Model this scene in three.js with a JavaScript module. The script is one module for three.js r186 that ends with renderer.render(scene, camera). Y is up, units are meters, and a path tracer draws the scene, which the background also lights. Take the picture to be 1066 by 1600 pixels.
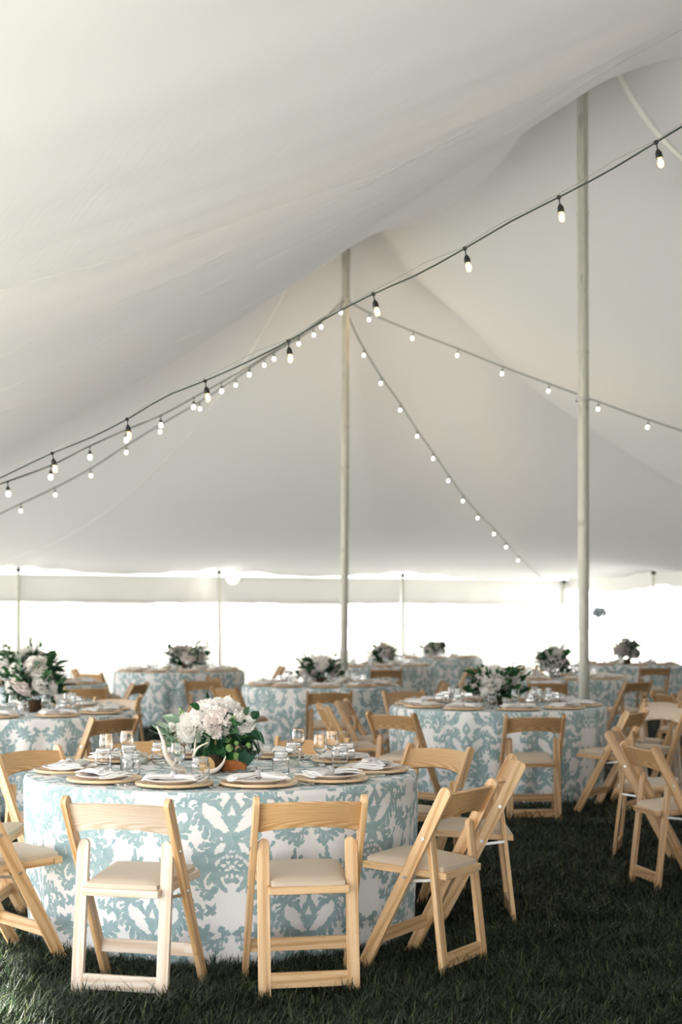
import * as THREE from 'three';
import { RoundedBoxGeometry } from 'three/addons/geometries/RoundedBoxGeometry.js';
import { mergeGeometries } from 'three/addons/utils/BufferGeometryUtils.js';
import { ImprovedNoise } from 'three/addons/math/ImprovedNoise.js';

// ------------------------------------------------------------------ camera, sky, sun, exposure
const EYE = 1.465, FOCAL = 2400, HORIZON = 968;               // eye height in metres, lens in pixels of the 1066 x 1600 frame
const scene = new THREE.Scene();
const camera = new THREE.PerspectiveCamera(2 * Math.atan(HORIZON / FOCAL) * 180 / Math.PI, 1066 / (2 * HORIZON), 0.1, 600);
camera.setViewOffset(1066, 2 * HORIZON, 0, 0, 1066, 1600);    // lens shifted up, camera level
camera.position.set(0, EYE, 0);
camera.lookAt(0, EYE, -10);
camera.focus = 6.3;
camera.userData.fStop = 2.5;
scene.background = new THREE.Color(0.93, 0.965, 1.0);         // hazy white sky
scene.backgroundIntensity = 2.1;
const sun = new THREE.DirectionalLight(0xfffaf2, 26);
sun.position.set(-23, 24, -6); sun.target.position.set(0, 0, -14);
sun.shadow.radius = 6; sun.castShadow = true;
sun.shadow.mapSize.set(2048, 2048);
Object.assign(sun.shadow.camera, { left: -40, right: 40, top: 40, bottom: -40, near: 1, far: 120 });
scene.add(sun, sun.target);
const renderer = new THREE.WebGLRenderer({ antialias: true });
renderer.toneMapping = THREE.LinearToneMapping;
renderer.toneMappingExposure = 2.03;
renderer.shadowMap.enabled = true;

// ------------------------------------------------------------------ small helpers
function rng(seed) { let s = seed | 0; return () => { s = (s + 0x6d2b79f5) | 0; let t = Math.imul(s ^ (s >>> 15), 1 | s); t = (t + Math.imul(t ^ (t >>> 7), 61 | t)) ^ t; return ((t ^ (t >>> 14)) >>> 0) / 4294967296; }; }
const perlin = new ImprovedNoise();
const noise = (x, y, z = 0) => perlin.noise(x, y, z);
const V = (x, y, z) => new THREE.Vector3(x, y, z);
const R = (deg) => deg * Math.PI / 180;
const clamp = THREE.MathUtils.clamp, smooth = THREE.MathUtils.smoothstep, mix = THREE.MathUtils.lerp;
const at = (px, py, d) => V((px - 533) / FOCAL * d, EYE + (HORIZON - py) / FOCAL * d, -d);   // a sight line and a distance
const used = {};
function numbered(name) { const n = used[name] = (used[name] ?? -1) + 1; return n ? name + '_' + String(n).padStart(3, '0') : name; }
function shadows(o) { o.traverse((c) => { if (c.isMesh) { c.castShadow = true; c.receiveShadow = true; } }); return o; }
function tag(o, label, category, group, kind) {
  if (label) o.userData.label = label;
  if (category) o.userData.category = category;
  if (group) o.userData.group = group;
  if (kind) o.userData.kind = kind;
  return o;
}
function thing(name, label, category, group) { const o = new THREE.Group(); o.name = numbered(name); tag(o, label, category, group); scene.add(o); return o; }
function part(name, geometry, material, parent, label) { const m = new THREE.Mesh(geometry, material); m.name = name; if (label) m.userData.label = label; m.castShadow = m.receiveShadow = true; parent.add(m); return m; }
function struct(name, geometry, material, parent = scene) { const m = new THREE.Mesh(geometry, material); m.name = parent === scene ? numbered(name) : name; if (parent === scene) m.userData.kind = 'structure'; m.castShadow = m.receiveShadow = true; parent.add(m); return m; }
function place(o, x, y, z, turn = 0) { o.position.set(x, y, z); o.rotation.y = turn; return o; }
function copy(src, label, group) {
  const c = src.clone(); c.name = numbered(src.name.replace(/_\d{3}$/, ''));
  c.userData = { ...src.userData }; if (label) c.userData.label = label; if (group) c.userData.group = group; else delete c.userData.group;
  scene.add(c); return c;
}
function merged(list) {
  const flat = list.map((g) => { const n = g.index ? g.toNonIndexed() : g; for (const k of Object.keys(n.attributes)) if (!['position', 'normal', 'uv'].includes(k)) n.deleteAttribute(k); if (!n.attributes.uv) n.setAttribute('uv', new THREE.BufferAttribute(new Float32Array(n.attributes.position.count * 2), 2)); return n; });
  return mergeGeometries(flat);
}
// texture coordinates in metres, the grain running along one axis
function grainUV(g, axis = 'y', du = 0, dv = 0) {
  const p = g.attributes.position, n = g.attributes.normal, uv = new Float32Array(p.count * 2), k = { x: 0, y: 1, z: 2 }[axis];
  for (let i = 0; i < p.count; i++) {
    const q = [p.getX(i), p.getY(i), p.getZ(i)], m = [Math.abs(n.getX(i)), Math.abs(n.getY(i)), Math.abs(n.getZ(i))];
    const o = [0, 1, 2].filter((j) => j !== k), across = m[o[0]] > m[o[1]] ? o[1] : o[0], extra = m[o[0]] > m[o[1]] ? 0.31 : 0;
    uv[2 * i] = q[across] + du + extra; uv[2 * i + 1] = q[k] + dv;
  }
  g.setAttribute('uv', new THREE.BufferAttribute(uv, 2)); return g;
}
function bend(g, fn) { const p = g.attributes.position, v = V(); for (let i = 0; i < p.count; i++) { v.fromBufferAttribute(p, i); fn(v); p.setXYZ(i, v.x, v.y, v.z); } g.computeVertexNormals(); return g; }
function tube(points, radius, seg = 24, rad = 6, closed = false) { return new THREE.TubeGeometry(new THREE.CatmullRomCurve3(points, closed), seg, radius, rad, closed); }
function rod(a, b, r0, r1 = r0, rad = 10) {
  const d = b.clone().sub(a), g = new THREE.CylinderGeometry(r1, r0, d.length(), rad, 1);
  g.translate(0, d.length() / 2, 0); g.applyQuaternion(new THREE.Quaternion().setFromUnitVectors(V(0, 1, 0), d.normalize())); g.translate(a.x, a.y, a.z); return g;
}
function lathe(pts, seg = 28) { return new THREE.LatheGeometry(pts.map(([r, y]) => new THREE.Vector2(Math.max(r, 1e-4), y)), seg); }
// a grid surface from a function of (s, t) in 0..1
function sheet(ns, nt, fn, uvfn) {
  const pos = [], uv = [], idx = [];
  for (let i = 0; i <= ns; i++) for (let j = 0; j <= nt; j++) { const q = fn(i / ns, j / nt); pos.push(q.x, q.y, q.z); const w = uvfn ? uvfn(i / ns, j / nt, q) : [i / ns, j / nt]; uv.push(w[0], w[1]); }
  for (let i = 0; i < ns; i++) for (let j = 0; j < nt; j++) { const a = i * (nt + 1) + j, b = a + 1, c = a + nt + 1, d = c + 1; idx.push(a, c, b, b, c, d); }
  const g = new THREE.BufferGeometry();
  g.setAttribute('position', new THREE.Float32BufferAttribute(pos, 3)); g.setAttribute('uv', new THREE.Float32BufferAttribute(uv, 2)); g.setIndex(idx); g.computeVertexNormals(); return g;
}

// ------------------------------------------------------------------ textures
function dataTexture(w, h, fn, srgb, rx = 1, ry = 1) {
  const d = new Uint8Array(w * h * 4);
  for (let y = 0; y < h; y++) for (let x = 0; x < w; x++) { const c = fn(x / w, y / h, x, y), o = (y * w + x) * 4; for (let k = 0; k < 3; k++) d[o + k] = clamp(Math.round(c[k] * 255), 0, 255); d[o + 3] = 255; }
  const t = new THREE.DataTexture(d, w, h); t.wrapS = t.wrapT = THREE.RepeatWrapping; t.magFilter = THREE.LinearFilter; t.minFilter = THREE.LinearFilter;
  if (srgb) t.colorSpace = THREE.SRGBColorSpace; t.repeat.set(rx, ry); t.needsUpdate = true; return t;
}
const hex = (s) => [1, 3, 5].map((i) => parseInt(s.slice(i, i + 2), 16) / 255);
const mixc = (a, b, t) => a.map((v, i) => v + (b[i] - v) * t);
function woodTexture(light, dark, seed, cathedral) {
  const a = hex(light), b = hex(dark);
  return dataTexture(256, 1024, (u, v, x, y) => {
    // u across the grain (0.5 m), v along it (2 m)
    const warp = noise(u * 3 + seed, v * 2.2, seed) * 0.35 + noise(u * 9, v * 4 + seed, 3) * 0.08;
    let ring;
    if (cathedral) { const cx = (u * 4) % 1 - 0.5; ring = Math.abs(Math.sin((cx * cx * 10 + v * 9 + warp * 2.6) * 7)); } else ring = 0.5 + 0.5 * Math.sin((u * 26 + warp * 9) * 3.1);
    const fine = noise(u * 130 + seed, v * 6, 1) * 0.5 + noise(u * 240, v * 14, seed) * 0.35;
    const pore = noise(u * 200, v * 22, seed + 5) > 0.42 ? 0.25 : 0;
    let t = 0.12 + 0.55 * Math.pow(ring, 2.4) + 0.5 * fine + pore + noise(u * 4, v * 1.5, seed) * 0.25;
    const k1 = Math.hypot((u - 0.37) * 2.2, (v - 0.61) * 14), k2 = Math.hypot((u - 0.72) * 2.2, (v - 0.2) * 14);
    if (k1 < 0.12) t += 0.5 * (1 - k1 / 0.12); if (k2 < 0.09) t += 0.6 * (1 - k2 / 0.09);
    return mixc(a, b, clamp(t, 0, 1));
  }, true, 2, 0.5);
}
// damask print for the tablecloths: curled lobed leaves, buds, crowns and spotted fields, mirrored and half-dropped, dye on linen
function damaskTexture() {
  const W = 1024, H = 1280, HW = W / 2, cv = document.createElement('canvas'); cv.width = HW; cv.height = H;
  const c = cv.getContext('2d'), INK = '#fff', GAP = '#000';
  c.fillStyle = GAP; c.fillRect(0, 0, HW, H); c.lineCap = 'round';
  const dot = (x, y, r, col = INK, ry = r, rot = 0) => { c.fillStyle = col; c.beginPath(); c.ellipse(x, y, r, ry, rot, 0, 7); c.fill(); };
  const curl = (x, y, ang, s, dir, turns = 4.4, fat = 1) => {          // a stem that swells and curls into a lobed leaf
    const n = 70, P = []; let a = ang, px = x, py = y;
    for (let i = 0; i <= n; i++) { const t = i / n; P.push([px, py, a, s * fat * (0.055 + 0.105 * Math.sin(Math.PI * Math.min(1, t * 1.12)) ** 1.3 * (1 - 0.45 * t))]); a += dir * turns / n * (0.25 + 1.5 * t * t); px += Math.cos(a) * s * 2.15 / n * (1 - 0.35 * t); py += Math.sin(a) * s * 2.15 / n * (1 - 0.35 * t); }
    for (const q of P) dot(q[0], q[1], q[3]);
    const e = P[n]; dot(e[0], e[1], s * 0.12 * fat);
    for (let k = 0; k < 8; k++) { const i = Math.round((0.2 + 0.1 * k) * n), q = P[Math.min(n, i)], o = q[2] - dir * Math.PI / 2, r = s * (0.075 + 0.03 * Math.sin(k * 2.1)) * fat, ox = q[0] + Math.cos(o) * (q[3] + r * 0.55), oy = q[1] + Math.sin(o) * (q[3] + r * 0.55); dot(ox, oy, r, INK, r * 1.35, o + Math.PI / 2 - dir * 0.5); dot(ox + Math.cos(o - dir * 0.6) * r * 1.1, oy + Math.sin(o - dir * 0.6) * r * 1.1, r * 0.42); }
    c.strokeStyle = GAP; for (let k = 0; k < 6; k++) { const q = P[Math.round((0.28 + 0.11 * k) * n)], o = q[2] - dir * Math.PI / 2; c.lineWidth = s * 0.03; c.beginPath(); c.moveTo(q[0] + Math.cos(o) * q[3] * 0.25, q[1] + Math.sin(o) * q[3] * 0.25); c.quadraticCurveTo(q[0] + Math.cos(o - dir * 0.3) * q[3] * 0.8, q[1] + Math.sin(o - dir * 0.3) * q[3] * 0.8, q[0] + Math.cos(o - dir * 0.55) * q[3] * 1.35, q[1] + Math.sin(o - dir * 0.55) * q[3] * 1.35); c.stroke(); }
  };
  const bud = (x, y, rot, w, h, hole) => { c.save(); c.translate(x, y); c.rotate(rot); c.fillStyle = INK; c.beginPath(); c.moveTo(0, -h); c.bezierCurveTo(w * 0.3, -h * 0.5, w * 1.2, -h * 0.35, w * 0.8, h * 0.1); c.lineTo(w * 1.25, h * 0.12); c.bezierCurveTo(w * 0.7, h * 0.3, w * 0.5, h * 0.7, 0, h); c.bezierCurveTo(-w * 0.5, h * 0.7, -w * 0.7, h * 0.3, -w * 1.25, h * 0.12); c.lineTo(-w * 0.8, h * 0.1); c.bezierCurveTo(-w * 1.2, -h * 0.35, -w * 0.3, -h * 0.5, 0, -h); c.fill(); if (hole) { c.fillStyle = GAP; c.beginPath(); c.moveTo(0, -h * 0.42); c.quadraticCurveTo(w * 0.2, -h * 0.1, w * 0.45, h * 0.1); c.quadraticCurveTo(0, h * 0.02, -w * 0.45, h * 0.14); c.closePath(); c.fill(); } c.restore(); };
  const crown = (x, y, rot, s) => { for (const k of [-1, 0, 1]) bud(x + Math.sin(rot + k * 0.9) * s * 0.75, y - Math.cos(rot + k * 0.9) * s * 0.75, rot + k * 0.95, s * (k ? 0.3 : 0.34), s * (k ? 0.62 : 0.8), false); dot(x, y, s * 0.34); };
  const spots = (x, y, rx, ry, seed) => { dot(x, y, rx, INK, ry); for (let i = 0; i < 5; i++) dot(x + Math.cos(i * 1.3 + seed) * rx * 0.95, y + Math.sin(i * 1.3 + seed) * ry * 0.95, rx * 0.3); for (let i = 0; i < 16; i++) { const a = i * 2.4 + seed, r = Math.sqrt((i + 0.5) / 16) * 0.88; c.save(); c.translate(x + Math.cos(a) * rx * r, y + Math.sin(a) * ry * r); c.rotate(a + seed); c.fillStyle = GAP; c.beginPath(); c.moveTo(0, -19); c.quadraticCurveTo(17, 2, 6, 15); c.quadraticCurveTo(-6, 18, -12, 6); c.closePath(); c.fill(); c.restore(); } };
  const motif = (oy) => {
    spots(0, oy + 500, 74, 112, 1.2);
    curl(40, oy + 660, -0.75, 250, -1, 4.9); curl(10, oy + 330, -0.15, 225, -1, 5.0); curl(40, oy + 430, 0.35, 215, 1, 4.9);
    curl(250, oy + 210, 1.2, 190, -1, 5.0); curl(50, oy + 190, -1.0, 190, 1, 4.7);
    curl(400, oy + 420, 1.6, 170, 1, 4.7);
    bud(0, oy + 190, 0, 62, 128, true); bud(0, oy + 20, 0, 46, 84, true); bud(205, oy + 470, 0.35, 42, 88, false); bud(300, oy + 140, -0.5, 36, 74, true); bud(120, oy + 40, 0.9, 30, 66, false); bud(390, oy + 560, 0.6, 32, 70, false);
    crown(330, oy + 300, 0.5, 62); crown(66, oy + 560, 1.7, 54); crown(396, oy + 160, -0.7, 50); crown(420, oy + 400, 0.1, 46);
    for (const [x, y, r] of [[150, 240, 15], [250, 380, 14], [170, 90, 12], [350, 60, 15], [100, 300, 12], [290, 520, 13], [440, 480, 14], [452, 270, 12]]) dot(x, oy + y, r, INK, r * 1.5, 0.5);
  };
  for (const k of [-1, 0, 1]) { motif(k * H); c.save(); c.translate(HW, 0); c.scale(-1, 1); motif(k * H + H / 2); c.restore(); }
  const px = c.getImageData(0, 0, HW, H).data, white = [0.955, 0.948, 0.95], dye = hex('#8eabb0');
  const ink = (x, y) => { y = ((y % H) + H) % H; x = ((x % W) + W) % W; const xx = Math.max(0, Math.min(HW - 3, x < HW ? x : W - 1 - x)); return px[(Math.floor(y) * HW + Math.floor(xx)) * 4] / 255; };
  return dataTexture(W, H, (u, v, x, y) => {
    const yy = H - 1 - y, jx = noise(x * 0.05, yy * 0.05, 2) * 8 + noise(x * 0.2, yy * 0.2, 7) * 5, jy = noise(x * 0.05, yy * 0.05, 5) * 9 + noise(x * 0.4, yy * 0.12, 9) * 6;
    let t = 0; for (const [dx, dy] of [[0, 0], [1.5, 0.5], [-1, 1.5]]) t += ink(x + jx + dx, yy + jy + dy) / 3;
    t *= 0.84 + 0.22 * noise(x * 0.5, yy * 0.11, 4) + 0.2 * noise(x * 0.02, yy * 0.02, 11);
    const weave = 0.02 * noise(x * 0.9, yy * 0.07, 1) + 0.02 * noise(x * 0.07, yy * 0.9, 2);
    return mixc(white, dye, clamp(t, 0, 1)).map((q) => q + weave);
  }, true, 1 / 0.70, 1 / 0.875);
}
const woodTints = [['#e2d4c4', '#bfa284'], ['#e2bf93', '#b3824c'], ['#caa67c', '#8f693f']];
const M = {};
M.wood = woodTints.map(([a, b], i) => new THREE.MeshPhysicalMaterial({ map: woodTexture(a, b, 3 + i * 7, false), roughness: 0.42, clearcoat: 0.25, clearcoatRoughness: 0.3 }));
M.slat = woodTints.map(([a, b], i) => new THREE.MeshPhysicalMaterial({ map: woodTexture(a, b, 31 + i * 5, true), roughness: 0.4, clearcoat: 0.3, clearcoatRoughness: 0.28 }));
M.pad = new THREE.MeshStandardMaterial({ color: '#c6b6a3', roughness: 0.5 });
M.steel = new THREE.MeshStandardMaterial({ color: '#c9cacb', roughness: 0.32, metalness: 1 });
M.silver = new THREE.MeshStandardMaterial({ color: '#d8d6d2', roughness: 0.22, metalness: 1 });
const damask = damaskTexture();
const weaveBump = dataTexture(256, 256, (u, v, x, y) => { const q = 0.5 + 0.25 * Math.sin(x * Math.PI / 2) * Math.sin(y * Math.PI / 2) + 0.3 * noise(x * 0.6, y * 0.08, 1) + 0.3 * noise(x * 0.08, y * 0.6, 2); return [q, q, q]; }, false, 8, 8);
M.cloth = new THREE.MeshPhysicalMaterial({ map: damask, roughness: 0.9, bumpMap: weaveBump, bumpScale: 0.0006, sheen: 0.2, sheenColor: new THREE.Color(1, 1, 1), sheenRoughness: 0.6 });
M.napkin = new THREE.MeshStandardMaterial({ color: '#f2f0ee', roughness: 0.9, bumpMap: weaveBump, bumpScale: 0.0004 });
M.china = new THREE.MeshPhysicalMaterial({ color: '#efe6e3', roughness: 0.18, clearcoat: 0.6, clearcoatRoughness: 0.1 });
M.charger = new THREE.MeshPhysicalMaterial({ map: woodTexture('#ecd2ad', '#c99a68', 77, false), roughness: 0.35, clearcoat: 0.4, clearcoatRoughness: 0.2 });
M.pewter = new THREE.MeshStandardMaterial({ color: '#b9b7b9', roughness: 0.55, metalness: 0.3 });
M.glass = new THREE.MeshPhysicalMaterial({ color: '#ffffff', roughness: 0.02, transmission: 1, thickness: 0.01, ior: 1.45 });
M.thinGlass = new THREE.MeshPhysicalMaterial({ color: '#f4f7f6', roughness: 0.04, transmission: 1, thickness: 0, ior: 1.5, side: THREE.DoubleSide });
M.wax = new THREE.MeshStandardMaterial({ color: '#f3ede0', roughness: 0.7 });
M.black = new THREE.MeshStandardMaterial({ color: '#0d1310', roughness: 0.55 });
M.wire = new THREE.MeshStandardMaterial({ color: '#10241c', roughness: 0.6 });
M.cable = new THREE.MeshStandardMaterial({ color: '#8c9088', roughness: 0.5, metalness: 0.6 });
// tent cloth: white vinyl, light comes through it
const tentWeave = dataTexture(256, 256, (u, v, x, y) => { const q = 0.5 + 0.3 * noise(x * 0.08, y * 0.08, 1) + 0.2 * noise(x * 0.02, y * 0.5, 6); return [q, q, q]; }, false, 0.5, 0.5);
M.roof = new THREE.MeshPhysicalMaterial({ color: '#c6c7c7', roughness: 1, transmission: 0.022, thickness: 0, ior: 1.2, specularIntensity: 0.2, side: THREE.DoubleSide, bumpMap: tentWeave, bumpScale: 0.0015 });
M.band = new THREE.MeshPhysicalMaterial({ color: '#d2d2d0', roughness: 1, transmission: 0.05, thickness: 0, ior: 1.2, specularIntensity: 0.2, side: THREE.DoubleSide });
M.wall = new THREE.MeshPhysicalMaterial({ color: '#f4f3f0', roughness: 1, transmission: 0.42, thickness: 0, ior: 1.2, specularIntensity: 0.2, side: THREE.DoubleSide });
M.seam = new THREE.MeshPhysicalMaterial({ color: '#f3f3f0', roughness: 1, transmission: 0.04, thickness: 0, ior: 1.2, specularIntensity: 0.2, side: THREE.DoubleSide });
M.pane = new THREE.MeshPhysicalMaterial({ color: '#ffffff', roughness: 0.03, transmission: 1, thickness: 0, ior: 1.4, side: THREE.DoubleSide });
const poleTex = dataTexture(64, 512, (u, v, x, y) => { const q = 0.70 + 0.08 * noise(u * 14, v * 5, 3) + 0.06 * noise(u * 30, v * 60, 8) + 0.05 * noise(u * 2, v * 4, 2); const s = noise(u * 6, v * 40, 12) > 0.45 ? 0.07 : 0; return [q - s, q - s, q * 0.95 - s]; }, true, 1, 1);
M.pole = new THREE.MeshPhysicalMaterial({ map: poleTex, roughness: 0.5, metalness: 0.25 });
M.rope = new THREE.MeshStandardMaterial({ color: '#d9d8d2', roughness: 0.9 });

// ------------------------------------------------------------------ ground
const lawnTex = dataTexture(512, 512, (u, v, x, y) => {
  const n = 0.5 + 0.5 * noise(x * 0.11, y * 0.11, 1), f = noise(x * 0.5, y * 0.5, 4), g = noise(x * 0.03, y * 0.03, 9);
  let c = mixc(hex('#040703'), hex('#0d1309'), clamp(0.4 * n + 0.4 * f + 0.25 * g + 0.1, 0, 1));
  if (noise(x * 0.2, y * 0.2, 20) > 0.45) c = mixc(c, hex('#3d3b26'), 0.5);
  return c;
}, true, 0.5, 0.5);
const fieldTex = dataTexture(512, 512, (u, v, x, y) => { const n = noise(x * 0.04, y * 0.04, 3) * 0.5 + noise(x * 0.3, y * 0.3, 8) * 0.4; return mixc(hex('#dddbd3'), hex('#cccbc2'), clamp(0.45 + n, 0, 1)); }, true, 0.12, 0.12);
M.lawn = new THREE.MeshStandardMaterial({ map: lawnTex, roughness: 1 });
M.field = new THREE.MeshStandardMaterial({ map: fieldTex, roughness: 1 });
const worldUV = (g) => { const p = g.attributes.position, uv = new Float32Array(p.count * 2); for (let i = 0; i < p.count; i++) { uv[2 * i] = p.getX(i); uv[2 * i + 1] = p.getZ(i); } g.setAttribute('uv', new THREE.BufferAttribute(uv, 2)); return g; };

// ------------------------------------------------------------------ the tent: ridge of poles running away to the left
const EAVE = 2.42, HALF = 9, END = 9.3, BAY = 6.47, FRONT = 19.41 + 9.3;
const toWorld = (u, v, y = 0) => V(0.036 + 0.3737 * u + 0.9275 * v, y, -(21.5 - 0.9275 * u + 0.3737 * v));
const leftProfile = [[0, 6.25], [1, 5.95], [2, 5.42], [3.5, 4.45], [5, 3.68], [7, 2.92], [9, EAVE]];
const rightProfile = [[0, 6.25], [1, 5.22], [2, 4.40], [3, 3.80], [5, 2.98], [7, 2.58], [9, EAVE]];
function spline(k, x) {
  if (x <= k[0][0]) return k[0][1]; if (x >= k[k.length - 1][0]) return k[k.length - 1][1];
  let i = 0; while (x > k[i + 1][0]) i++;
  const s = (a, b) => (k[b][1] - k[a][1]) / (k[b][0] - k[a][0]), m = (j) => j === 0 ? s(0, 1) : j === k.length - 1 ? s(j - 1, j) : (s(j - 1, j) + s(j, j + 1)) / 2;
  const h = k[i + 1][0] - k[i][0], t = (x - k[i][0]) / h, a = m(i) * h, b = m(i + 1) * h;
  return (2 * t ** 3 - 3 * t * t + 1) * k[i][1] + (t ** 3 - 2 * t * t + t) * a + (-2 * t ** 3 + 3 * t * t) * k[i + 1][1] + (t ** 3 - t * t) * b;
}
const sidePoles = []; for (let k = 0; k <= 10; k++) sidePoles.push(-END + 3.62 * k);
const endPoles = [-6.9, -2.9, 1.05, 5.03];
function roofHeight(u, v) {
  const past = u < 0 ? -u : u > 19.41 ? u - 19.41 : 0, r = Math.min(HALF, past > 0 ? Math.pow(Math.abs(v) ** 6 + (past * HALF / END) ** 6, 1 / 6) : Math.abs(v));
  const w = past > 0 ? clamp(0.5 + 0.9 * v / Math.max(r, 0.5), 0, 1) : v < 0 ? 0 : 1;
  let h = mix(spline(leftProfile, r), spline(rightProfile, r), w);
  for (let k = 0; k < 4; k++) {
    const du = u - k * BAY, rho = Math.hypot(du, v * (v < 0 ? 1.5 : 0.95));
    h += 1.55 * Math.exp(-rho / 1.05);
    h += (v > 0 ? 1.05 : 0.05) * Math.exp(-Math.abs(du) / 1.3) * smooth(Math.abs(v), 0.0, 2.0) * (1 - smooth(r, 3.5, 9));
  }
  h -= 0.2 * (1 - smooth(u, 2, 10)) * (1 - w) * smooth(r, 0.3, 2) * (1 - smooth(r, 5, 9));
  // eaves pulled up to each side pole and slack between, with creases that run up from the pole
  const edge = smooth(r, 6.2, 9);
  if (edge > 0) {
    const onEnd = past * HALF / END > Math.abs(v), list = onEnd ? endPoles : sidePoles, q = onEnd ? v : u;
    let best = 9; for (const p of list) best = Math.min(best, Math.abs(q - p));
    h -= edge * 0.09 * smooth(best, 0, 1.9);
    h += edge * 0.035 * Math.sin(best * 9) * Math.exp(-best * 1.1);
  }
  { const d = 21.5 - 0.9275 * u + 0.3737 * v; h += 0.011 * smooth(-v, 2.5, 5) * smooth(u, 7, 11) * (1 - edge) * Math.sin(d * 8.5 + 2.5 * noise(u * 0.35, v * 0.35, 7)) * (0.6 + noise(u * 0.6, v * 0.6, 2)); }
  h += 0.012 * noise(u * 0.7, v * 0.7, 4) + 0.02 * noise(u * 0.25, v * 0.35, 9) * (1 - edge);
  return h;
}
const roofPoint = (u, v, drop = 0) => toWorld(u, v, roofHeight(u, v) - drop);
{
  const us = [], vs = [];
  for (let i = 0; i <= 230; i++) us.push(mix(-END, FRONT, i / 230));
  for (const k of [0, 1, 2, 3]) { let b = 0; us.forEach((u, i) => { if (Math.abs(u - k * BAY) < Math.abs(us[b] - k * BAY)) b = i; }); us[b] = k * BAY; }
  for (let j = 0; j <= 128; j++) { const t = j / 64 - 1; vs.push(HALF * Math.sign(t) * Math.abs(t) ** 1.25); }
  const g = sheet(230, 128, (s, t) => roofPoint(us[Math.round(s * 230)], vs[Math.round(t * 128)]), (s, t) => [us[Math.round(s * 230)], vs[Math.round(t * 128)]]);
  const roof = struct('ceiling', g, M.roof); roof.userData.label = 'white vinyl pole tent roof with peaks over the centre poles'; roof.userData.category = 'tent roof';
  // welded seams and webbing straps sewn on the underside
  const strap = (a, b, width, name) => {
    const n = 70, dir = [b[0] - a[0], b[1] - a[1]], l = Math.hypot(...dir), nx = -dir[1] / l * width / 2, ny = dir[0] / l * width / 2;
    part(name, sheet(n, 1, (s, t) => { const u = mix(a[0], b[0], s), v = mix(a[1], b[1], s), k = t * 2 - 1; return roofPoint(u + nx * k, v + ny * k, 0.012 + 0.004 * noise(s * 30, k)); }), M.seam, roof);
  };
  strap([BAY + 0.02, 0.3], [BAY + 0.02, 8.8], 0.09, 'seam'); strap([2 * BAY, 0.3], [2 * BAY, 8.8], 0.09, 'seam');
  for (const k of [0, 1, 2, 3]) strap([k * BAY + 0.02, -0.3], [k * BAY + 0.02, -8.8], 0.018, 'seam');
  strap([-0.6, -0.3], [-9.1, -3.4], 0.01, 'seam');
  strap([19.2, -0.6], [3, -8.6], 0.016, 'webbing_strap');
  strap([19.2, -0.9], [7, -8.6], 0.014, 'webbing_strap');
  strap([0.3, -0.4], [4.5, -8.7], 0.02, 'webbing_strap');
  // valance that hangs from the eave
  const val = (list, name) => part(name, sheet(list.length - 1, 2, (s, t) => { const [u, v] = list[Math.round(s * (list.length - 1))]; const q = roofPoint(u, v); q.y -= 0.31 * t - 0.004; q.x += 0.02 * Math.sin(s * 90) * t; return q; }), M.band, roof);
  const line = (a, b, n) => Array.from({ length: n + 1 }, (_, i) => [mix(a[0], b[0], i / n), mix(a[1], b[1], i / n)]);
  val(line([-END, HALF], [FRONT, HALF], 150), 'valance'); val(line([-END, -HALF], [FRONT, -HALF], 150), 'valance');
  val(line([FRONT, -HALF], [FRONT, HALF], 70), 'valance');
}
// far wall of white panels with arched clear windows, hung a hand below the eave
{
  const turn = Math.atan2(0.3737, 0.9275), org = toWorld(-END + 0.05, 0);
  const spans = [[-9, -6.9], [-6.9, -2.9], [-2.9, 1.05], [1.05, 5.03], [5.03, 9]];
  const wall = struct('wall_far', merged([0].map(() => { const g = new THREE.CylinderGeometry(0.012, 0.012, 18, 6); g.rotateZ(Math.PI / 2); g.translate(0, EAVE - 0.17, 0); return g; })), M.rope);
  wall.position.copy(org); wall.rotation.y = turn; wall.userData.label = 'white tent side wall with arched clear windows across the far end'; wall.userData.category = 'tent wall';
  for (const [a, b] of spans) {
    const w = b - a, top = EAVE - 0.1, low = 1.86;
    const shape = new THREE.Shape([[a + 0.01, 0.02], [b - 0.01, 0.02], [b - 0.01, low], [a + 0.01, low]].map((q) => new THREE.Vector2(...q)));
    const centres = w > 3 ? [a + w * 0.26, a + w * 0.73] : [a + w * 0.5];
    for (const c of centres) {
      const r = 0.58, hole = new THREE.Path(); hole.moveTo(c - r, 0.85); hole.lineTo(c - r, 1.25); hole.absarc(c, 1.25, r, Math.PI, 0, true); hole.lineTo(c + r, 0.85); hole.closePath(); shape.holes.push(hole);
      const p = new THREE.Shape(); p.moveTo(c - r, 0.85); p.lineTo(c - r, 1.25); p.absarc(c, 1.25, r, Math.PI, 0, true); p.lineTo(c + r, 0.85); p.closePath();
      const pg = new THREE.ShapeGeometry(p, 20); pg.translate(0, 0, 0.001); part('window_pane', pg, M.pane, wall);
    }
    const pg = new THREE.ExtrudeGeometry(shape, { depth: 0.003, bevelEnabled: false, curveSegments: 20 }); part('wall_panel', pg, M.wall, wall);
    part('wall_header', sheet(60, 4, (s, t) => V(mix(a, b, s), top - (top - low + 0.05) * t - 0.03 * Math.sin(Math.PI * s) * t, 0.02 + 0.015 * Math.sin(s * w * 9) * t)), M.band, wall);
  }
}
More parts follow.
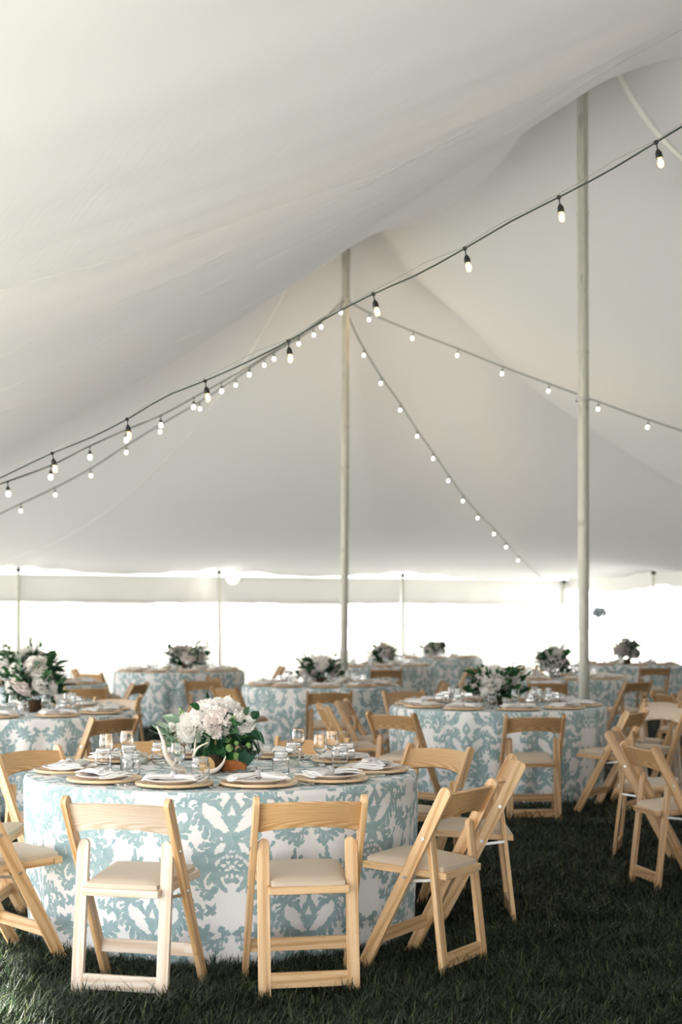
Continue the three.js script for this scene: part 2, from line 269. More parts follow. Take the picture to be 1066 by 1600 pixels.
// plain white side wall along the right eave, from where it leaves the picture on
{
  const a = roofPoint(-END + 3.62 * 1.25, HALF - 0.1), b = roofPoint(FRONT, HALF - 0.1);
  const w = struct('wall_right', sheet(120, 6, (s, t) => { const q = a.clone().lerp(b, s); q.y = mix(2.36, 0.01, t); q.x += 0.04 * Math.sin(s * 260) * t; return q; }), M.band);
  w.userData.label = 'plain white tent side wall hanging along the right eave'; w.userData.category = 'tent wall';
  const c = roofPoint(FRONT, 0.6), e = roofPoint(FRONT, HALF - 0.1);
  const n = struct('wall_near', sheet(80, 6, (s, t) => { const q = c.clone().lerp(e, s); q.y = mix(2.36, 0.01, t); q.z += 0.04 * Math.sin(s * 160) * t; return q; }), M.band);
  n.userData.label = 'plain white tent wall across half of the end behind the camera'; n.userData.category = 'tent wall';
}
// lawn under the tent, pale hay field beyond
{
  const corner = [[-END + 0.2, -HALF - 0.6], [-END + 0.2, HALF + 0.5], [FRONT + 1, HALF + 0.5], [FRONT + 1, -HALF - 0.6]].map(([u, v]) => toWorld(u, v));
  const g = worldUV(sheet(40, 40, (s, t) => { const a = corner[0].clone().lerp(corner[3], s), b = corner[1].clone().lerp(corner[2], s); const q = a.lerp(b, t); q.y = 0; return q; }));
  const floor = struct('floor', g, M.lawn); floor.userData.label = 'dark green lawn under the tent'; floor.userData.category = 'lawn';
  const fg = worldUV(new THREE.PlaneGeometry(500, 500, 4, 4).rotateX(-Math.PI / 2)); fg.translate(0, -0.03, 0);
  const field = struct('field', fg, M.field); field.userData.label = 'pale dry hay field outside the tent'; field.userData.category = 'field';
}
// ------------------------------------------------------------------ poles
function centrePole(k, label, lean) {
  const b = toWorld(k * BAY, 0), h = roofHeight(k * BAY, 0) - 0.05, o = place(thing('tent_pole', label, 'tent pole'), b.x, 0, b.z);
  o.rotation.z = lean;
  const g = new THREE.CylinderGeometry(0.056, 0.056, h, 24, 12); g.translate(0, h / 2, 0); part('pole_tube', g, M.pole, o);
  const base = new THREE.CylinderGeometry(0.075, 0.09, 0.5, 20); base.translate(0, 0.25, 0); part('base_sleeve', base, new THREE.MeshStandardMaterial({ color: '#8d8578', roughness: 0.8 }), o);
  for (const y of [0.42, 0.6]) { const r = new THREE.CylinderGeometry(0.062, 0.062, 0.035, 20); r.translate(0, h * y + 0.9, 0); part('collar', r, M.pole, o); }
  const ring = new THREE.TorusGeometry(0.085, 0.012, 8, 20); ring.rotateX(Math.PI / 2); ring.translate(0, k ? 3.68 : 5.93, 0); part('hook_ring', ring, M.steel, o);
  const c = new THREE.CylinderGeometry(0.02, 0.2, 0.25, 20); c.translate(0, h - 0.1, 0); part('peak_cap', c, M.pole, o);
  return o;
}
centrePole(0, 'tall grey centre pole near the middle of the tent, ringed where three light strings meet', R(-0.3));
centrePole(1, 'tall grey centre pole on the right, behind the flower-topped middle table', R(0.15));
const sideLabel = (t) => 'slim white side pole ' + t;
function sidePole(u, v, label) {
  const q = roofPoint(u, v), o = place(thing('side_pole', label, 'tent pole'), q.x, 0, q.z), g = new THREE.CylinderGeometry(0.03, 0.03, q.y, 12); g.translate(0, q.y / 2, 0);
  part('pole_tube', g, M.pole, o); const c = new THREE.CylinderGeometry(0.05, 0.05, 0.06, 12); c.translate(0, q.y - 0.05, 0); part('cap', c, M.black, o);
  const pin = new THREE.CylinderGeometry(0.008, 0.008, 0.22, 8); pin.translate(0, q.y + 0.1, 0); part('pin', pin, M.steel, o);
  return o;
}
sidePole(-END + 0.15, -2.9, sideLabel('at the far left of the windowed wall'));
sidePole(-END + 0.15, 1.05, sideLabel('at the far wall under the round white lamp'));
sidePole(-END + 0.15, 5.03, sideLabel('at the far wall right of the middle centre pole'));
sidePole(-END + 3.62, HALF - 0.15, sideLabel('on the open right side where eave creases fan out'));
sidePole(-END + 0.12, HALF - 0.12, sideLabel('at the far right corner where the walls end'));
function guyRope(u, v, ou, ov, label) {
  const a = toWorld(u + ou * 0.02, v + ov * 0.02, roofHeight(u, v) - 0.06), b = toWorld(u + ou, v + ov, 0.0);
  tag(Object.assign(part('guy_rope', tube([a, a.clone().lerp(b, 0.5), b], 0.016, 8, 6), M.rope, scene), { name: numbered('guy_rope') }), label, 'rope');
}
guyRope(-END, -2.9, -2.2, 0.5, 'white guy rope slanting behind the far left wall window');
guyRope(-END, 1.05, -2.2, 0.6, 'white guy rope slanting outside the wall below the round lamp');
guyRope(-END + 3.62, HALF, 0.8, 2.2, 'white guy rope slanting out from the open right eave');
{
  const q = roofPoint(-END + 0.25, 1.15), o = place(thing('flood_lamp', 'round white lamp fixed at the eave above the far wall', 'lamp'), q.x + 0.16, q.y - 0.2, q.z + 0.25);
  const g = new THREE.SphereGeometry(0.125, 20, 14); g.scale(1, 1, 0.7); part('lamp_globe', g, new THREE.MeshStandardMaterial({ color: '#ffffff', emissive: '#fffaf0', emissiveIntensity: 1.6, roughness: 0.4 }), o);
  part('lamp_back', new THREE.CylinderGeometry(0.07, 0.09, 0.05, 16).rotateX(Math.PI / 2).translate(0, 0, -0.07), M.black, o);
  const l = new THREE.PointLight(0xfff3e0, 0.5); l.castShadow = true; l.position.set(0, 0, 0.02); l.name = 'lamp_glow'; o.add(l);
}
// ------------------------------------------------------------------ string lights
const bulbGeo = lathe([[0, -0.046], [0.008, -0.0455], [0.0145, -0.04], [0.0175, -0.031], [0.017, -0.021], [0.0125, -0.008], [0.0105, 0]], 18);
const filGeo = lathe([[0, -0.021], [0.004, -0.018], [0.006, -0.011], [0.005, -0.003], [0, 0]], 12);
const socketGeo = merged([
  lathe([[0, 0.036], [0.006, 0.036], [0.009, 0.03], [0.014, 0.022], [0.0148, 0.004], [0.0155, 0.003], [0.0155, -0.001], [0.011, -0.002], [0, -0.002]], 18),
  new THREE.CylinderGeometry(0.0028, 0.0028, 0.034, 8).translate(0, 0.05, 0), new THREE.BoxGeometry(0.02, 0.009, 0.012).rotateZ(0.78).translate(0, 0.067, 0), new THREE.BoxGeometry(0.02, 0.009, 0.012).rotateZ(-0.78).translate(0, 0.067, 0)]);
M.bulbClear = new THREE.MeshPhysicalMaterial({ color: '#fff8ee', roughness: 0.03, transmission: 1, thickness: 0, ior: 1.45 });
M.filament = new THREE.MeshStandardMaterial({ color: '#ffdca0', emissive: '#ffb860', emissiveIntensity: 7 });
M.bulbLit = new THREE.MeshStandardMaterial({ color: '#fffaf0', emissive: '#fff3dc', emissiveIntensity: 3.2, roughness: 0.3 });
function lightString(label, pts, spots, radius, near, swing, guy) {
  const o = thing('string_light', label, 'string lights');
  part('cable', tube(pts, radius, 90, 6), M.wire, o);
  if (guy) part('guy_wire', tube(guy, radius * 0.4, 60, 5), M.cable, o);
  spots.forEach((q, i) => {
    const s = part('socket', socketGeo, M.black, o); s.position.copy(q).add(V(0, -0.067, 0)); s.rotation.z = swing(i);
    s.position.x += Math.sin(swing(i)) * 0.06;
    part('bulb', bulbGeo, near ? M.bulbClear : M.bulbLit, s);
    if (near) part('filament', filGeo, M.filament, s);
    const l = new THREE.PointLight(0xffd9a0, near ? 0.05 : 0.09); l.position.set(0, near ? -0.018 : -0.03, 0); l.castShadow = true; l.name = 'bulb_glow'; s.add(l);
  });
  return o;
}
{
  const dep = (px) => 6.6 + (1026 - px) * 0.0021, row = [[1026, 222], [874, 308], [727, 388], [584, 459], [451, 533], [321, 595], [199, 655], [82, 708], [-45, 768]];
  const spots = row.map(([x, y]) => at(x, y, dep(x))), path = [];
  path.push(V(7.2, 7.0, -3.6), at(1290, 40, 6.3), at(1160, 138, 6.45));
  row.forEach(([x, y], i) => { path.push(at(x, y, dep(x))); if (row[i + 1]) { const m = (x + row[i + 1][0]) / 2; path.push(at(m, (y + row[i + 1][1]) / 2 + [3, -3, 4, -3, 2, -6, 3, 0][i], dep(m))); } });
  path.push(at(-200, 830, 9.4));
  const guy = [V(7.2, 7.05, -3.6), at(1160, 130, 6.45)]; row.forEach(([x, y], i) => { guy.push(at(x, y - 3, dep(x))); if (row[i + 1]) { const m = (x + row[i + 1][0]) / 2; guy.push(at(m, (y + row[i + 1][1]) / 2 - [9, 10, 9, 8, 9, 11, 7, 9][i], dep(m))); } }); guy.push(at(-200, 826, 9.4));
  lightString('nearest light string with big clear bulbs on black sockets crossing the whole tent', path, spots, 0.0042, true, (i) => [0.22, 0.14, 0.2, 0.2, 0.1, 0.16, 0.1, 0.16, 0.1][i], guy);
}
{
  const row = [[533, 478, 21.2], [502, 500, 20.3], [467, 526, 19.4], [428, 549, 18.4], [390, 573, 17.6], [346, 598, 16.6], [303, 622, 15.6], [251, 650, 14.8], [198, 672, 14.0], [140, 698, 13.2], [80, 728, 12.4], [12, 753, 11.7]];
  const spots = row.map((r) => at(...r)), path = [V(0.03, 5.93, -21.4), ...spots.map((q) => q.clone().add(V(0, 0.004, 0))), at(-80, 785, 10.8), at(-240, 838, 9.6)];
  lightString('second light string from the middle pole down left, close under the nearest string', path, spots, 0.006, false, (i) => 0.05 * Math.sin(i * 3));
}
{
  const row = [[490, 513, 21.3], [413, 560, 20.9], [369, 591, 20.6], [312, 628, 20.3], [250, 664, 20.0], [198, 696, 19.8], [142, 732, 19.6], [86, 762, 19.4], [33, 787, 19.2]];
  const spots = row.map((r) => at(...r)), path = [V(0.0, 5.9, -21.45), ...spots, at(-60, 830, 18.9), at(-200, 880, 18.4)];
  lightString('faint third light string from the middle pole to the lower left edge', path, spots, 0.007, false, (i) => 0.06 * Math.sin(i * 2 + 1));
}
{
  const row = [[578, 489, 21.3], [646, 518, 20.9], [716, 545, 20.5], [786, 573, 20.1], [859, 600, 19.7], [936, 628, 19.3], [1014, 656, 18.9]];
  const spots = row.map((r) => at(...r)), path = [V(0.07, 5.93, -21.5), ...spots, at(1090, 680, 18.5), at(1250, 722, 17.8)];
  lightString('light string from the middle pole to the right, passing behind the right pole', path, spots, 0.007, false, (i) => -0.16 + 0.04 * Math.sin(i * 3));
}
{
const row = [[569, 545, 21.6], [596, 589, 21.9], [626, 631, 22.3], [652, 672, 22.8], [677, 707, 23.3], [701, 742, 23.9], [724, 774, 24.6], [747, 801, 25.4], [772, 826, 26.3], [791, 847, 27.4], [810, 868, 28.6]];
  const spots = row.map((r) => at(...r)), path = [V(0.05, 5.9, -21.55), at(552, 512, 21.5), ...spots, at(830, 888, 30.2), at(850, 905, 32.2)];
  lightString('light string running steeply from the middle pole to the far right corner', path, spots, 0.008, false, (i) => -0.05 + 0.04 * Math.sin(i * 5));
}
// ------------------------------------------------------------------ folding chairs
const CH = { railB: [0.205, 0], railT: [-0.20, 0.775] };
function railShape(len, w, cut) {                 // side profile, rounded at the top, cut level at the floor
  const s = new THREE.Shape(), h = w / 2; s.moveTo(-h, -cut * h); s.lineTo(h, cut * h); s.lineTo(h, len - h * 1.3); s.quadraticCurveTo(h, len - 0.002, h * 0.1, len); s.quadraticCurveTo(-h, len, -h, len - h * 0.9); s.closePath(); return s;
}
function board(shape, thick, du, dv) { const g = new THREE.ExtrudeGeometry(shape, { depth: thick - 0.005, bevelEnabled: true, bevelSize: 0.0025, bevelThickness: 0.0025, bevelSegments: 2, curveSegments: 8 }); g.translate(0, 0, -(thick - 0.005) / 2); return grainUV(g, 'y', du, dv); }
function makeChair(tint) {
  const o = new THREE.Group(), w = M.wood[tint], r = rng(90 + tint * 13), rail = Math.atan2(CH.railB[0] - CH.railT[0], CH.railT[1]), len = Math.hypot(CH.railB[0] - CH.railT[0], CH.railT[1]);
  // local axes: x across, y up, +z the way a sitter faces
  for (const s of [-1, 1]) {
    const g = board(railShape(len, 0.047, Math.tan(rail)), 0.022, r(), r()); g.rotateY(-Math.PI / 2); g.rotateX(-rail); g.translate(s * 0.203, 0, CH.railB[0]); part('front_leg', g, tint ? w : M.wood[1], o);
const a = Math.atan2(0.068, 0.6), sh = new THREE.Shape(); sh.moveTo(-0.021, 0); sh.lineTo(0.021, 0); sh.lineTo(0.021, 0.575); sh.quadraticCurveTo(0.02, 0.606, -0.002, 0.612); sh.quadraticCurveTo(-0.021, 0.612, -0.021, 0.592); sh.closePath();
    const q = board(sh, 0.021, r(), r()); if (s < 0) q.rotateY(Math.PI); q.rotateX(a); q.translate(s * 0.1685, 0, -0.17); part('rear_leg', q, w, o);
  }
  // backrest: wide arched board, hollowed towards the sitter
  const bw = 0.386, bh = 0.122, back = new THREE.BoxGeometry(bw, bh, 0.013, 24, 6, 1); grainUV(back, 'x', r(), r());
  bend(back, (v) => { const k = 1 - (2 * v.x / bw) ** 2, t = v.y / bh + 0.5; v.y += k * mix(0.042, 0.026, t); v.z -= 0.03 * k; });
  back.rotateX(-rail); back.translate(0, 0.694, CH.railB[0] - (CH.railB[0] - CH.railT[0]) * 0.694 / CH.railT[1] + 0.004); part('backrest', back, M.slat[tint], o);
  // seat frame and pad, narrower at the rear
  const taper = (v) => { const k = (v.z + 0.2) / 0.4; v.x *= mix(0.80, 1.0, clamp(k, 0, 1)); v.y += 0.028 * k; };
  const hole = (a, b, y0, y1, z0, z1) => { const g = new RoundedBoxGeometry(a, y1 - y0, z1 - z0, 2, 0.004); g.translate(b, (y0 + y1) / 2, (z0 + z1) / 2); return g; };
  const frame = [[0.372, 0, 0.404, 0.433, 0.155, 0.2], [0.372, 0, 0.404, 0.433, -0.165, -0.125]].map((q) => bend(grainUV(hole(...q), 'x', r(), r()), taper));
  for (const s of [-1, 1]) frame.push(bend(grainUV(new RoundedBoxGeometry(0.04, 0.029, 0.31, 2, 0.004).translate(s * 0.166, 0.4185, 0.012), 'z', r(), r()), taper));
  part('seat_frame', merged(frame), w, o);
  const pad = new THREE.BoxGeometry(0.345, 0.03, 0.345, 20, 4, 20);
  bend(pad, (v) => { const fx = Math.abs(v.x) / 0.1725, fz = Math.abs(v.z) / 0.1725, e = Math.max(0, 1 - Math.max(fx, fz) ** 8), up = v.y > 0; const round = Math.min(1, (1 - fx ** 14) * 1.2) ; v.y = (up ? 0.014 + 0.012 * (1 - fx ** 3) * (1 - fz ** 3) * 1 : v.y); if (up && e < 0.5) v.y -= 0.008 * (1 - 2 * e); v.x *= 1 - 0.02 * fz ** 6; v.z *= 1 - 0.03 * fx ** 6; });
  pad.translate(0, 0.443, 0.02); bend(pad, taper); part('seat_pad', pad, M.pad, o);
  const bar = (wd, h, y, z, th, name) => part(name, grainUV(new RoundedBoxGeometry(wd, h, th, 2, 0.003), 'x', r(), r()).translate(0, y, z), w, o);
  bar(0.386, 0.052, 0.165, CH.railB[0] - (CH.railB[0] - CH.railT[0]) * 0.165 / CH.railT[1], 0.018, 'front_stretcher');
  bar(0.334, 0.058, 0.088, -0.158, 0.018, 'rear_stretcher');
  for (const s of [-1, 1]) {
    const b = new THREE.BoxGeometry(0.003, 0.012, 0.1); b.rotateX(0.12); b.translate(s * 0.1905, 0.404, -0.072); part('hinge_bracket', b, M.steel, o);
    for (const [y, z] of [[0.415, -0.012], [0.575, -0.096]]) part('bolt', new THREE.CylinderGeometry(0.007, 0.008, 0.005, 12).rotateZ(Math.PI / 2).translate(s * 0.216, y, z), M.steel, o);
  }
  return o;
}
const chairKinds = [0, 1, 2].map(makeChair);
const CHAIR_SCALE = 1.03;
function chair(x, d, face, tint, label, group) {   // face: degrees round from the camera side, as seen from the table the chair is drawn up to
  const o = chairKinds[tint].clone(); o.name = numbered('folding_chair'); tag(o, label, 'chair', group);
  o.position.set(x, -0.012, -d); o.rotation.y = R(face + 180); o.scale.setScalar(CHAIR_SCALE); scene.add(o); return o;
}
const T = {                                      // tables: x, distance, radius
  front: [-0.564, 7.28, 0.925], middle: [1.30, 12.75, 0.9], left: [-2.5, 11.85, 0.92], leftfar: [-3.5, 17.1, 0.9], centre: [-0.215, 16.75, 0.87], backleft: [-2.24, 21.3, 0.9],
  backpole: [0.55, 23.6, 0.9], backright: [1.74, 28.6, 0.9], rightpole: [2.6, 18.7, 0.92], rightfar: [4.55, 24.4, 0.9], rightnear: [2.98, 8.95, 0.92],
};
const by = (t, deg, r) => [T[t][0] + Math.sin(R(deg)) * r, T[t][1] - Math.cos(R(deg)) * r];
function chairAt(t, deg, r, twist, tint, label, group) { const [x, d] = by(t, deg, r); return chair(x, d, deg + twist, tint, label, group); }
const G1 = 'folding chairs round the front table', G2 = 'folding chairs round the middle table', G3 = 'folding chairs round the tables behind', G4 = 'folding chairs on the right edge', G5 = 'folding chairs round the left table';
chairAt('front', -10.6, 1.29, -4, 0, 'pale wooden folding chair with its back to us, left of two before the front table', G1);
chairAt('front', 19.0, 1.27, -9, 1, 'wooden folding chair with its back to us, right of two before the front table', G1);
chairAt('front', 48.0, 1.25, 10, 1, 'wooden folding chair side on at the right of the front table, nearest of those there', G1);
chairAt('front', 100, 1.24, -11, 1, 'wooden folding chair half hidden behind the side-on chair right of the front table', G1);
chairAt('front', 131, 1.27, 5, 1, 'wooden folding chair facing us across the right rear of the front table', G1);
chairAt('front', 165.5, 1.40, 0, 1, 'wooden folding chair low behind the goblets at the rear of the front table', G1);
chairAt('front', 201, 1.36, 0, 1, 'wooden folding chair half hidden behind the stacked clear glasses and antler', G1);
chairAt('front', 233, 1.18, -2, 1, 'golden wooden folding chair with its broad back behind the left plates', G1);
chairAt('front', 270, 1.17, 0, 1, 'wooden folding chair cut by the left frame edge beside the front table', G1);
chairAt('front', 310, 1.17, 0, 1, 'wooden folding chair with slanting amber leg at the lower left corner', G1);
chair(1.37, 11.15, 4, 2, 'wooden folding chair with its back to us centred before the middle table', G2);
chair(0.49, 11.35, -40, 2, 'wooden folding chair turned right at the left front of the middle table', G2);
chair(0.20, 12.95, -100, 2, 'wooden folding chair drawn up to the left side of the middle table', G2);
chair(0.05, 12.2, -80, 1, 'wooden folding chair seen as one thick slanted rail left of the middle table', G2);
chair(0.68, 14.6, -155, 2, 'wooden folding chair with its back just above the plates at the middle table, rear left', G2);
chair(2.04, 11.6, 60, 1, 'wooden folding chair with a long slanting leg at the right of the middle table', G2);
chair(2.53, 12.75, 122, 0, 'pale wooden folding chair beyond the slanted chair right of the middle table', G2);
chair(2.43, 12.1, 128, 0, 'pale wooden folding chair with an arched back right behind the near right pair', G2);
chair(-0.12, 14.8, 3, 2, 'wooden folding chair with its back to us before the table below the middle pole', G3);
chair(-1.02, 15.6, -52, 2, 'wooden folding chair turned right beside the peonies, at the table below the middle pole', G3);
chair(0.93, 16.7, 92, 2, 'wooden folding chair on the right side of the table below the middle pole', G3);
chair(-1.52, 17.6, -14, 2, 'dark wooden folding chair just above the front peonies, left of the centre', G3);
chair(-1.35, 18.4, -70, 2, 'wooden folding chair partly hidden behind the chair just above the front peonies', G3);
chair(-1.05, 22.2, 100, 1, 'wooden folding chair at the right side of the back left table', G3);
chair(-3.45, 21.0, -85, 1, 'wooden folding chair against the white wall left of the back left table', G3);
chair(-3.1, 19.75, -35, 1, 'wooden folding chair with crossed rails at the front left of the back left table', G3);
chair(0.62, 21.5, 2, 2, 'wooden folding chair with its square back just right of the middle pole', G3);
chair(1.72, 22.0, 62, 1, 'wooden folding chair angled between the two tables right of the middle pole', G3);
chair(2.3, 17.05, -10, 2, 'dark wooden folding chair behind the glasses, in front of the right pole table', G3);
chair(3.18, 17.2, 38, 2, 'wooden folding chair just right of the right pole', G3);
chair(2.55, 21.6, 150, 2, 'small wooden folding chair against the white far opening, above the middle flowers', G3);
chair(4.5, 22.2, 0, 2, 'wooden folding chair with its square back before the far right table', G3);
chair(3.98, 18.4, 78, 1, 'wooden folding chair with tilted rail right of the right pole table', G3);
chair(1.82, 8.4, -78, 2, 'nearer of the two dark wooden folding chairs overlapping at the right edge', G4);
chair(1.87, 9.45, -106, 2, 'farther of the two dark wooden folding chairs overlapping at the right edge', G4);
chair(3.18, 14.3, -75, 2, 'dark wooden folding chair with a glossy back at the right frame edge', G4);
chair(3.12, 13.2, -100, 2, 'dark wooden folding chair below the glossy-backed one at the right frame edge', G4);
chair(-1.74, 10.92, 50, 2, 'wooden folding chair turned to the left table, just behind the stacked glasses', G5);
chair(-1.36, 12.3, 88, 1, 'wooden folding chair seen as a slanted post right of the left table', G5);
chair(-2.02, 13.2, 160, 0, 'washed pale folding chair facing us beyond the left table', G5);
chair(-2.62, 15.7, 12, 2, 'wooden folding chair with its back to us before the far left table', G5);
chair(-2.36, 16.6, 75, 2, 'wooden folding chair at the right side of the far left table', G5);
chair(-2.75, 10.6, -8, 1, 'yellowish folding chair cut by the left frame edge before the left table', G5);
chair(-4.35, 20.6, 165, 2, 'dark-topped folding chair against the bright wall at far left', G5);

// ------------------------------------------------------------------ round tables with floor-length cloths
const TOP = 0.75;
function clothGeometry(rad, seed, folds, deep) {
  const nA = 220, rings = [0, 0.2, 0.4, 0.6, 0.8, 0.92, 0.985], drops = [0.004, 0.012, 0.03, 0.07, 0.13, 0.2, 0.28, 0.36, 0.44, 0.52, 0.6, 0.67, 0.72, 0.752];
  const rows = [...rings.map((r) => ['t', r]), ...drops.map((d) => ['s', d])], pos = [], uv = [], idx = [];
  rows.forEach(([k, q], i) => {
    for (let j = 0; j <= nA; j++) {
      const a = j / nA * 2 * Math.PI, aa = j === nA ? 0 : a;
      const f = Math.sin(aa * folds + 2.2 * Math.sin(aa * 3 + seed)) * 0.6 + 0.4 * Math.sin(aa * (folds + 5) + seed * 2) + 0.35 * Math.sin(aa * 5 + seed * 3);
      let r, y;
      if (k === 't') { r = rad * q; y = TOP; } else {
        const t = q / 0.75; r = rad - 0.045 * Math.pow(t, 1.2) + (0.010 + 0.035 * t) * f * Math.min(1, t * 5) * deep; y = TOP - q + 0.006 * f * t;
        if (q < 0.03) r = rad * 0.985 + (rad * 0.015) * Math.sin(Math.min(1, q / 0.03) * Math.PI / 2);
        if (i === rows.length - 1) r += 0.012; if (y < 0.004) y = 0.004;
      }
      pos.push(Math.sin(a) * r, y, Math.cos(a) * r);
      if (k === 't') uv.push(Math.sin(a) * r + seed, Math.cos(a) * r); else uv.push(a * rad + seed * 0.37, rad - TOP + y - 0.2 + seed * 0.11);
    }
  });
  for (let i = 0; i < rows.length - 1; i++) for (let j = 0; j < nA; j++) { const a = i * (nA + 1) + j, b = a + 1, c = a + nA + 1, d = c + 1; idx.push(a, c, b, b, c, d); }
  const g = new THREE.BufferGeometry(); g.setAttribute('position', new THREE.Float32BufferAttribute(pos, 3)); g.setAttribute('uv', new THREE.Float32BufferAttribute(uv, 2)); g.setIndex(idx); g.computeVertexNormals();
  return g;
}
const tableGeo = { top: new THREE.CylinderGeometry(0.9, 0.9, 0.02, 48).translate(0, TOP - 0.016, 0), leg: new THREE.CylinderGeometry(0.02, 0.02, TOP - 0.03, 10).translate(0, (TOP - 0.03) / 2, 0) };
const tableWords = {
  front: ['front', 'nearest round table, set with peonies and antlers'], middle: ['middle', 'round middle table right of the front one, before the right pole'], left: ['left', 'round table cut by the left frame edge behind the front table'],
  leftfar: ['far left', 'round table at far left, beyond the left edge table'], centre: ['centre', 'round table in front of the middle pole'], backleft: ['back left', 'round table before the windowed wall, left of the middle pole'],
  backpole: ['back', 'round table just behind the middle pole on its right'], backright: ['farthest', 'round table farthest back, right of the middle pole'], rightpole: ['right pole', 'round table standing behind the right pole'],
  rightfar: ['far right', 'round table far back on the open right side'], rightnear: ['near right', 'round table at the right frame edge beyond the two dark chairs'],
};
Object.entries(T).forEach(([k, [x, d, r]], i) => {
  const tb = place(thing('round_table', 'wooden ' + tableWords[k][1] + ', under its cloth', 'table', 'round tables'), x, 0, -d, i);
  tb.scale.set(r / 0.925, 1, r / 0.925); part('tabletop', tableGeo.top, M.wood[1], tb);
  for (const a of [0.8, 2.37, 3.94, 5.51]) { const l = part('leg', tableGeo.leg, M.steel, tb); l.position.set(Math.sin(a) * 0.6, 0, Math.cos(a) * 0.6); }
  const cl = tag(new THREE.Mesh(clothGeometry(r, 1 + i * 1.7, i ? 19 : 13, i ? 0.95 : 0.7), M.cloth), 'grey-teal damask cloth over ' + tableWords[k][1], 'tablecloth', 'damask tablecloths');
  cl.name = numbered('tablecloth'); place(cl, x, 0, -d, i ? i * 0.8 : -0.12 + Math.PI); cl.castShadow = cl.receiveShadow = true; scene.add(cl);
});
// ------------------------------------------------------------------ place settings
const chargerGeo = grainUV(lathe([[0, 0], [0.1, 0], [0.115, 0.002], [0.16, 0.008], [0.166, 0.011], [0.1675, 0.017], [0.166, 0.0215], [0.161, 0.022], [0.15, 0.017], [0.112, 0.008], [0, 0.007]], 48), 'x', 0.1, 0.2);
const plateGeo = lathe([[0, 0.008], [0.068, 0.008], [0.07, 0.0075], [0.074, 0.010], [0.12, 0.0285], [0.1265, 0.0315], [0.127, 0.0345], [0.124, 0.035], [0.076, 0.018], [0, 0.016]], 44);
function napkinGeometry(seed) {                    // folded flat, drawn through a ring in the middle, two flaring ends
  const r = rng(seed), ph = r() * 6, list = [], L = 0.132;
  for (const lay of [0, 1, 2]) {
    const g = new THREE.BoxGeometry(2 * L - lay * 0.016, 0.005, 1, 30, 1, 14), tw = (r() - 0.5) * 0.05;
    list.push(bend(g, (v) => { const s = v.x > 0 ? 1 : -1, k = Math.abs(v.x) / L, zz = v.z, w = 0.032 + 0.125 * Math.pow(k, 0.75) * (s > 0 ? 1 : 0.88), pl = Math.sin((zz + 0.5) * Math.PI * (3 + lay) + ph + s * 0.7);
      v.x += s * (0.012 * Math.cos(zz * 2.6) - 0.008) * k; v.z = zz * w + s * tw * k * k + 0.008 * (lay - 1) * k;
      v.y += 0.0185 + 0.0065 * lay * (0.75 + 0.25 * k) + 0.0035 * pl * (1 - 0.5 * k) + 0.012 * (1 - k) ** 2 * (1 - Math.abs(zz)) - 0.006 * Math.max(0, k - 0.9) * 10 * (lay ? 0.3 : 1) * 0.3 + 0.004 * Math.sin(ph + k * 5 + zz * 3); }));
  }
  return merged(list);
}
const napkinGeos = [0, 1, 2, 3].map((i) => napkinGeometry(40 + i));
const ringGeo = lathe([[0.011, -0.013], [0.0165, -0.0125], [0.0205, -0.007], [0.0215, 0], [0.0205, 0.007], [0.0165, 0.0125], [0.011, 0.013], [0.0105, 0], [0.011, -0.013]], 22).rotateZ(Math.PI / 2).translate(0, 0.034, 0);
const jarPts = [[0, 0.002], [0.036, 0.002], [0.0385, 0.005], [0.040, 0.012], [0.040, 0.07], [0.0385, 0.078], [0.034, 0.085], [0.0335, 0.088], [0.0355, 0.089], [0.0355, 0.092], [0.0335, 0.094], [0.0335, 0.099], [0.0348, 0.101], [0.0345, 0.106], [0.032, 0.107], [0.0305, 0.105], [0.0308, 0.088], [0.0355, 0.074], [0.037, 0.065], [0.037, 0.014], [0.034, 0.009], [0, 0.009]];
const goblet = [[0, 0.003], [0.033, 0.001], [0.034, 0.003], [0.026, 0.006], [0.008, 0.011], [0.0045, 0.02], [0.0042, 0.045], [0.006, 0.052], [0.011, 0.058], [0.022, 0.066], [0.0315, 0.082], [0.034, 0.1], [0.0325, 0.125], [0.0295, 0.152], [0.0288, 0.1525], [0.0308, 0.125], [0.0322, 0.1], [0.0295, 0.083], [0.02, 0.0685], [0.008, 0.062], [0, 0.061]];
const jarGeo = bend(lathe(jarPts, 40), (v) => { const a = Math.atan2(v.x, v.z), r = Math.hypot(v.x, v.z); if (r > 0.0385 && v.y > 0.014 && v.y < 0.068) { const k = 1 + 0.055 * Math.sin(a * 10 + v.y * 160) * Math.sin(v.y * 150 + a * 4); v.x *= k; v.z *= k; } });
const gobletGeo = lathe(goblet, 32);
const jarFar = lathe(jarPts, 18), gobletFar = lathe(goblet, 18);
const tumblerGeo = lathe([[0, 0.002], [0.029, 0.002], [0.031, 0.006], [0.036, 0.105], [0.0352, 0.107], [0.034, 0.105], [0.0285, 0.012], [0, 0.01]], 32);
const votiveGeo = lathe([[0, 0], [0.024, 0], [0.026, 0.004], [0.027, 0.055], [0.0255, 0.055], [0.0245, 0.008], [0, 0.007]], 24), waxGeo = lathe([[0, 0.008], [0.0235, 0.008], [0.0243, 0.034], [0.004, 0.033], [0, 0.033]], 20);
